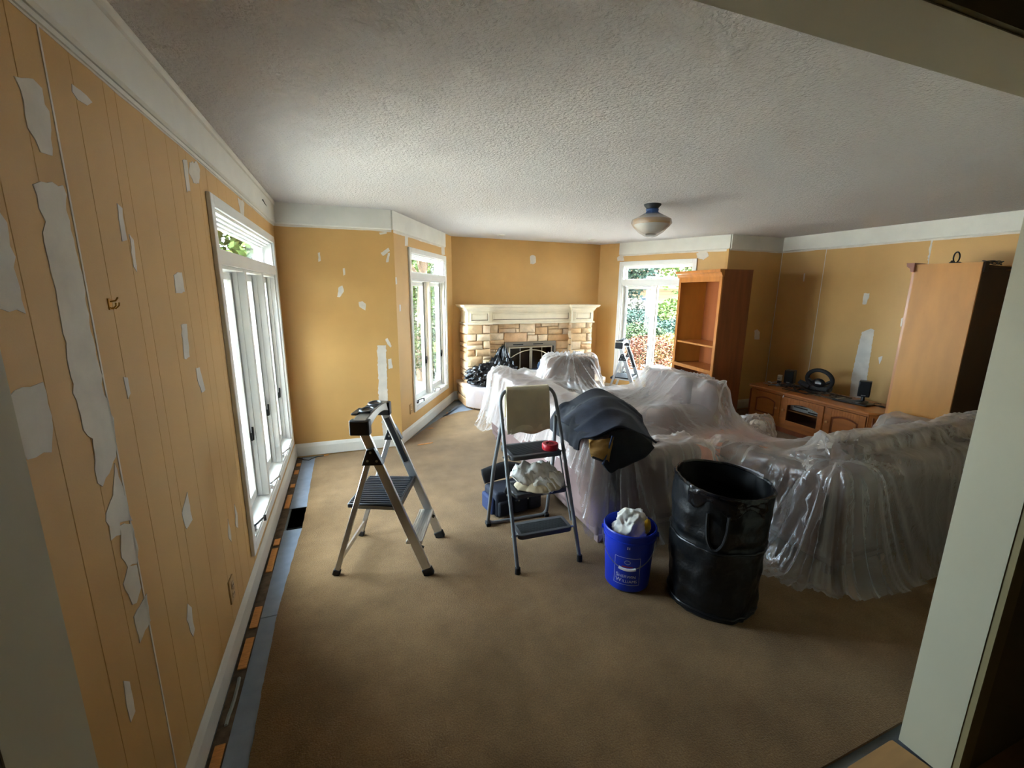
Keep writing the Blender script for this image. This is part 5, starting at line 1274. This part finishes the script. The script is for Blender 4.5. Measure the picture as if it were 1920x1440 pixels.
# ------------------------------------------------------------------ the garden outside
GZ = -.45
def leaves(mb, c, r3, n, size, rr, flat=.0, shell=.55):
    for _ in range(n):
        while True:
            p = Vector((rr.uniform(-1, 1), rr.uniform(-1, 1), rr.uniform(-1, 1)))
            if shell < p.length < 1: break
        p = Vector((c[0]+p.x*r3[0], c[1]+p.y*r3[1], c[2]+p.z*r3[2]))
        a = Vector((rr.uniform(-1, 1), rr.uniform(-1, 1), rr.uniform(-.6, .6))).normalized(); b = a.cross(Vector((rr.uniform(-1, 1), rr.uniform(-1, 1), rr.uniform(.2, 1)))).normalized()
        s = size*rr.uniform(.6, 1.3)
        o = len(mb.v); mb.v += [tuple(p-a*s), tuple(p+b*s*.5), tuple(p+a*s), tuple(p-b*s*.5)]; mb.f.append((o, o+1, o+2, o+3))
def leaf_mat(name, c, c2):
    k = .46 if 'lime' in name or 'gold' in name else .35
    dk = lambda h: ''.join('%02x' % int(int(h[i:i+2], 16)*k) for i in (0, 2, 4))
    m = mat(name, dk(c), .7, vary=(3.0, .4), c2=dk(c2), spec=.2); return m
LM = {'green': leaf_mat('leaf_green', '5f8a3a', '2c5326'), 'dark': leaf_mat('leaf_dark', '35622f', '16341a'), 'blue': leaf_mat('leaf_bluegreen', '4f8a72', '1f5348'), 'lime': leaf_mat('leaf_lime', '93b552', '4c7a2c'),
      'red': leaf_mat('leaf_red', 'b8483a', 'c98a3a'), 'gold': leaf_mat('leaf_gold', 'cda646', '8a9a3a'), 'white': leaf_mat('blossom', 'e6e2da', 'b7c3a0')}
bark_m = mat('bark', '4a3a2c', .95, vary=(6, .3), stretch=(5, 5, 1))
o = MB().box(-30, 40, -12, 60, GZ-.2, GZ).build('ground', mat('lawn', 'a29e94', .95, vary=(.8, .3), bump=(40, .5, .02))); tag(o, 'garden lawn outside the bay windows', 'lawn', kind='structure')
o = MB().prism([(-4.6, 2.0), (-4.6, 8.2), (-.35, 8.2), (-.35, 2.0)], GZ, GZ+.06, lambda u, v, a: (u, v, a)).build('bounce_slab', mat('pale_bounce_concrete', 'c9c5b8', .85, vary=(1.5, .1))); tag(o, 'unseen pale slab added to bounce sunlight through the left window', 'bounce_slab', kind='structure')  # pale slab added as a reflector for the ceiling and right wall
wg = thing('wall_shade_wing', 'unseen dark wing added to shade the left return wall', 'wall', kind='structure')  # house wing added out of view to shade the left return wall
MB().box(-5.0, -.95, -5, 2.1, GZ, 2.75).build('shade_wing_wall', mat('shade_wing_siding', '4a3c30', .9), wg)
MB().box(-5.3, -.7, -5.2, 2.35, 2.75, 2.9).build('shade_wing_roof', mat('shade_wing_shingle', '3c3a38', .9), wg)
def bush(label, x, y, z, r3, key, n, size, seed):
    rr = random.Random(seed); t = thing('bush', label, 'bush', (x, y, GZ), group='garden bushes')
    m = MB(); leaves(m, (0, 0, z-GZ), r3, n, size, rr); m.build('foliage', LM[key], t, fix=False)
    s = MB()
    for q in range(4): s.tube([(0, 0, 0), (rr.uniform(-.3, .3)*r3[0], rr.uniform(-.3, .3)*r3[1], (z-GZ)*.8)], [.03, .012], 5)
    s.build('stems', bark_m, t)
def tree(label, x, y, h, cr, key, n, size, seed, lean=0, low=.35):
    rr = random.Random(seed); t = thing('tree', label, 'tree', (x, y, GZ), group='garden trees')
    MB().tube([(0, 0, 0), (lean*.3, .05, h*.4), (lean, 0, h*.8)], [.14, .10, .04], 8).build('trunk', bark_m, t, smooth=True)
    m = MB()
    for q in range(9):
        a = rr.uniform(0, 6.3); rr_ = rr.uniform(0, .75)*cr
        zc = h*rr.uniform(low, .95)
        leaves(m, (lean*zc/h+rr_*math.cos(a), rr_*math.sin(a), zc), (cr*.5, cr*.5, cr*.42), n//9, size, rr, shell=.3)
        if q < 5: MB().tube([(lean*.5, 0, h*.45), (lean*zc/h+rr_*math.cos(a), rr_*math.sin(a), zc)], [.05, .015], 5).build('branch', bark_m, t)
    m.build('foliage', LM[key], t, fix=False)
# seen through the right bay window
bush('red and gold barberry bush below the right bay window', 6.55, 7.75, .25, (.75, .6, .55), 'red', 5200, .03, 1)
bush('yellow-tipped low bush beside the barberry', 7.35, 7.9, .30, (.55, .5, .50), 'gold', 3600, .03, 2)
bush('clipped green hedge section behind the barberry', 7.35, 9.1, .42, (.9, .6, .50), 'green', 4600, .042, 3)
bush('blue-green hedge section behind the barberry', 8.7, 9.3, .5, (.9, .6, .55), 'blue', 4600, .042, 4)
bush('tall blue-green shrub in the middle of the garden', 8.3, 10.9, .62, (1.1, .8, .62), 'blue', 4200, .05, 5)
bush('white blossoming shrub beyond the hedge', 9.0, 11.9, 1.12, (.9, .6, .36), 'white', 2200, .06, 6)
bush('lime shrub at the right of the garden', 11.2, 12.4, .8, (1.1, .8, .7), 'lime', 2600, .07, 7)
tree('broad green tree above the garden shed', 10.4, 14.6, 5.2, 2.4, 'blue', 4500, .10, 8, low=.5)
tree('dark tree standing left of the garden shed', 8.9, 13.5, 5.5, 1.6, 'dark', 3600, .10, 9, .4, .45)
tree('lime green tree at the far right of the garden', 14.5, 14.2, 5.6, 2.6, 'lime', 4500, .11, 10)
# shed with siding
sh = thing('garden_shed', 'tan sided shed with red roof beyond the garden', 'shed', (14.6, 19.4, GZ), R(-38))
for q in range(14): MB().box(-3.2, 3.2, -.02-.004*(q % 2), .02, .1+q*.16, .1+q*.16+.15).build('siding_board', mat('tan_siding', '6e5a44', .8) if q == 0 else bpy.data.materials['tan_siding'], sh)
MB().box(-3.2, 3.2, 0, 3, 0, 2.35).build('wall', mat('shed_wall', '54402e', .9), sh)
MB().prism([(-.5, 2.3), (1.5, 3.3), (3.5, 2.3), (3.5, 2.42), (1.5, 3.45), (-.5, 2.42)], -3.5, 3.5, lambda u, v, a: (a, u, v)).build('roof', mat('orange_roof', '7a4228', .8), sh)
for s in (-1.6, .6):
    w_ = MB().box(s-.45, s+.45, -.06, .02, .9, 1.9).build('window', mat('grey_sash', '7c7c78', .5), sh)
    MB().box(s-.38, s+.38, -.065, -.055, .97, 1.83).build('pane', mat('dark_pane', '39424a', .1), w_)
# through the left bay window
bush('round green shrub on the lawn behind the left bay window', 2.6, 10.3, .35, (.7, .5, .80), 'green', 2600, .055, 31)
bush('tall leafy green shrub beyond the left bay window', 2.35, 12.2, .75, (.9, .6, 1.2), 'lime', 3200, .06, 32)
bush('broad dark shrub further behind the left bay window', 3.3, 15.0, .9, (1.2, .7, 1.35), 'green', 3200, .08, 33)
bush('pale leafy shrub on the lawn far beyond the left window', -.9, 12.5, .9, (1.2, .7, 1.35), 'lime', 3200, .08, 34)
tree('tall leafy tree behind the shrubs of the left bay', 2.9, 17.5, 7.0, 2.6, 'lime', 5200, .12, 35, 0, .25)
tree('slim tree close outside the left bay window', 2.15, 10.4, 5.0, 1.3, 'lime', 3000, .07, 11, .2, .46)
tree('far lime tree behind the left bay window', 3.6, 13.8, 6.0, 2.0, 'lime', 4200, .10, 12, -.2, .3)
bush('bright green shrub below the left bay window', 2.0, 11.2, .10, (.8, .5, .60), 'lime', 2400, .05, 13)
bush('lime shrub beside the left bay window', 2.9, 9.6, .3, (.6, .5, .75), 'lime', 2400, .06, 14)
# through the left window
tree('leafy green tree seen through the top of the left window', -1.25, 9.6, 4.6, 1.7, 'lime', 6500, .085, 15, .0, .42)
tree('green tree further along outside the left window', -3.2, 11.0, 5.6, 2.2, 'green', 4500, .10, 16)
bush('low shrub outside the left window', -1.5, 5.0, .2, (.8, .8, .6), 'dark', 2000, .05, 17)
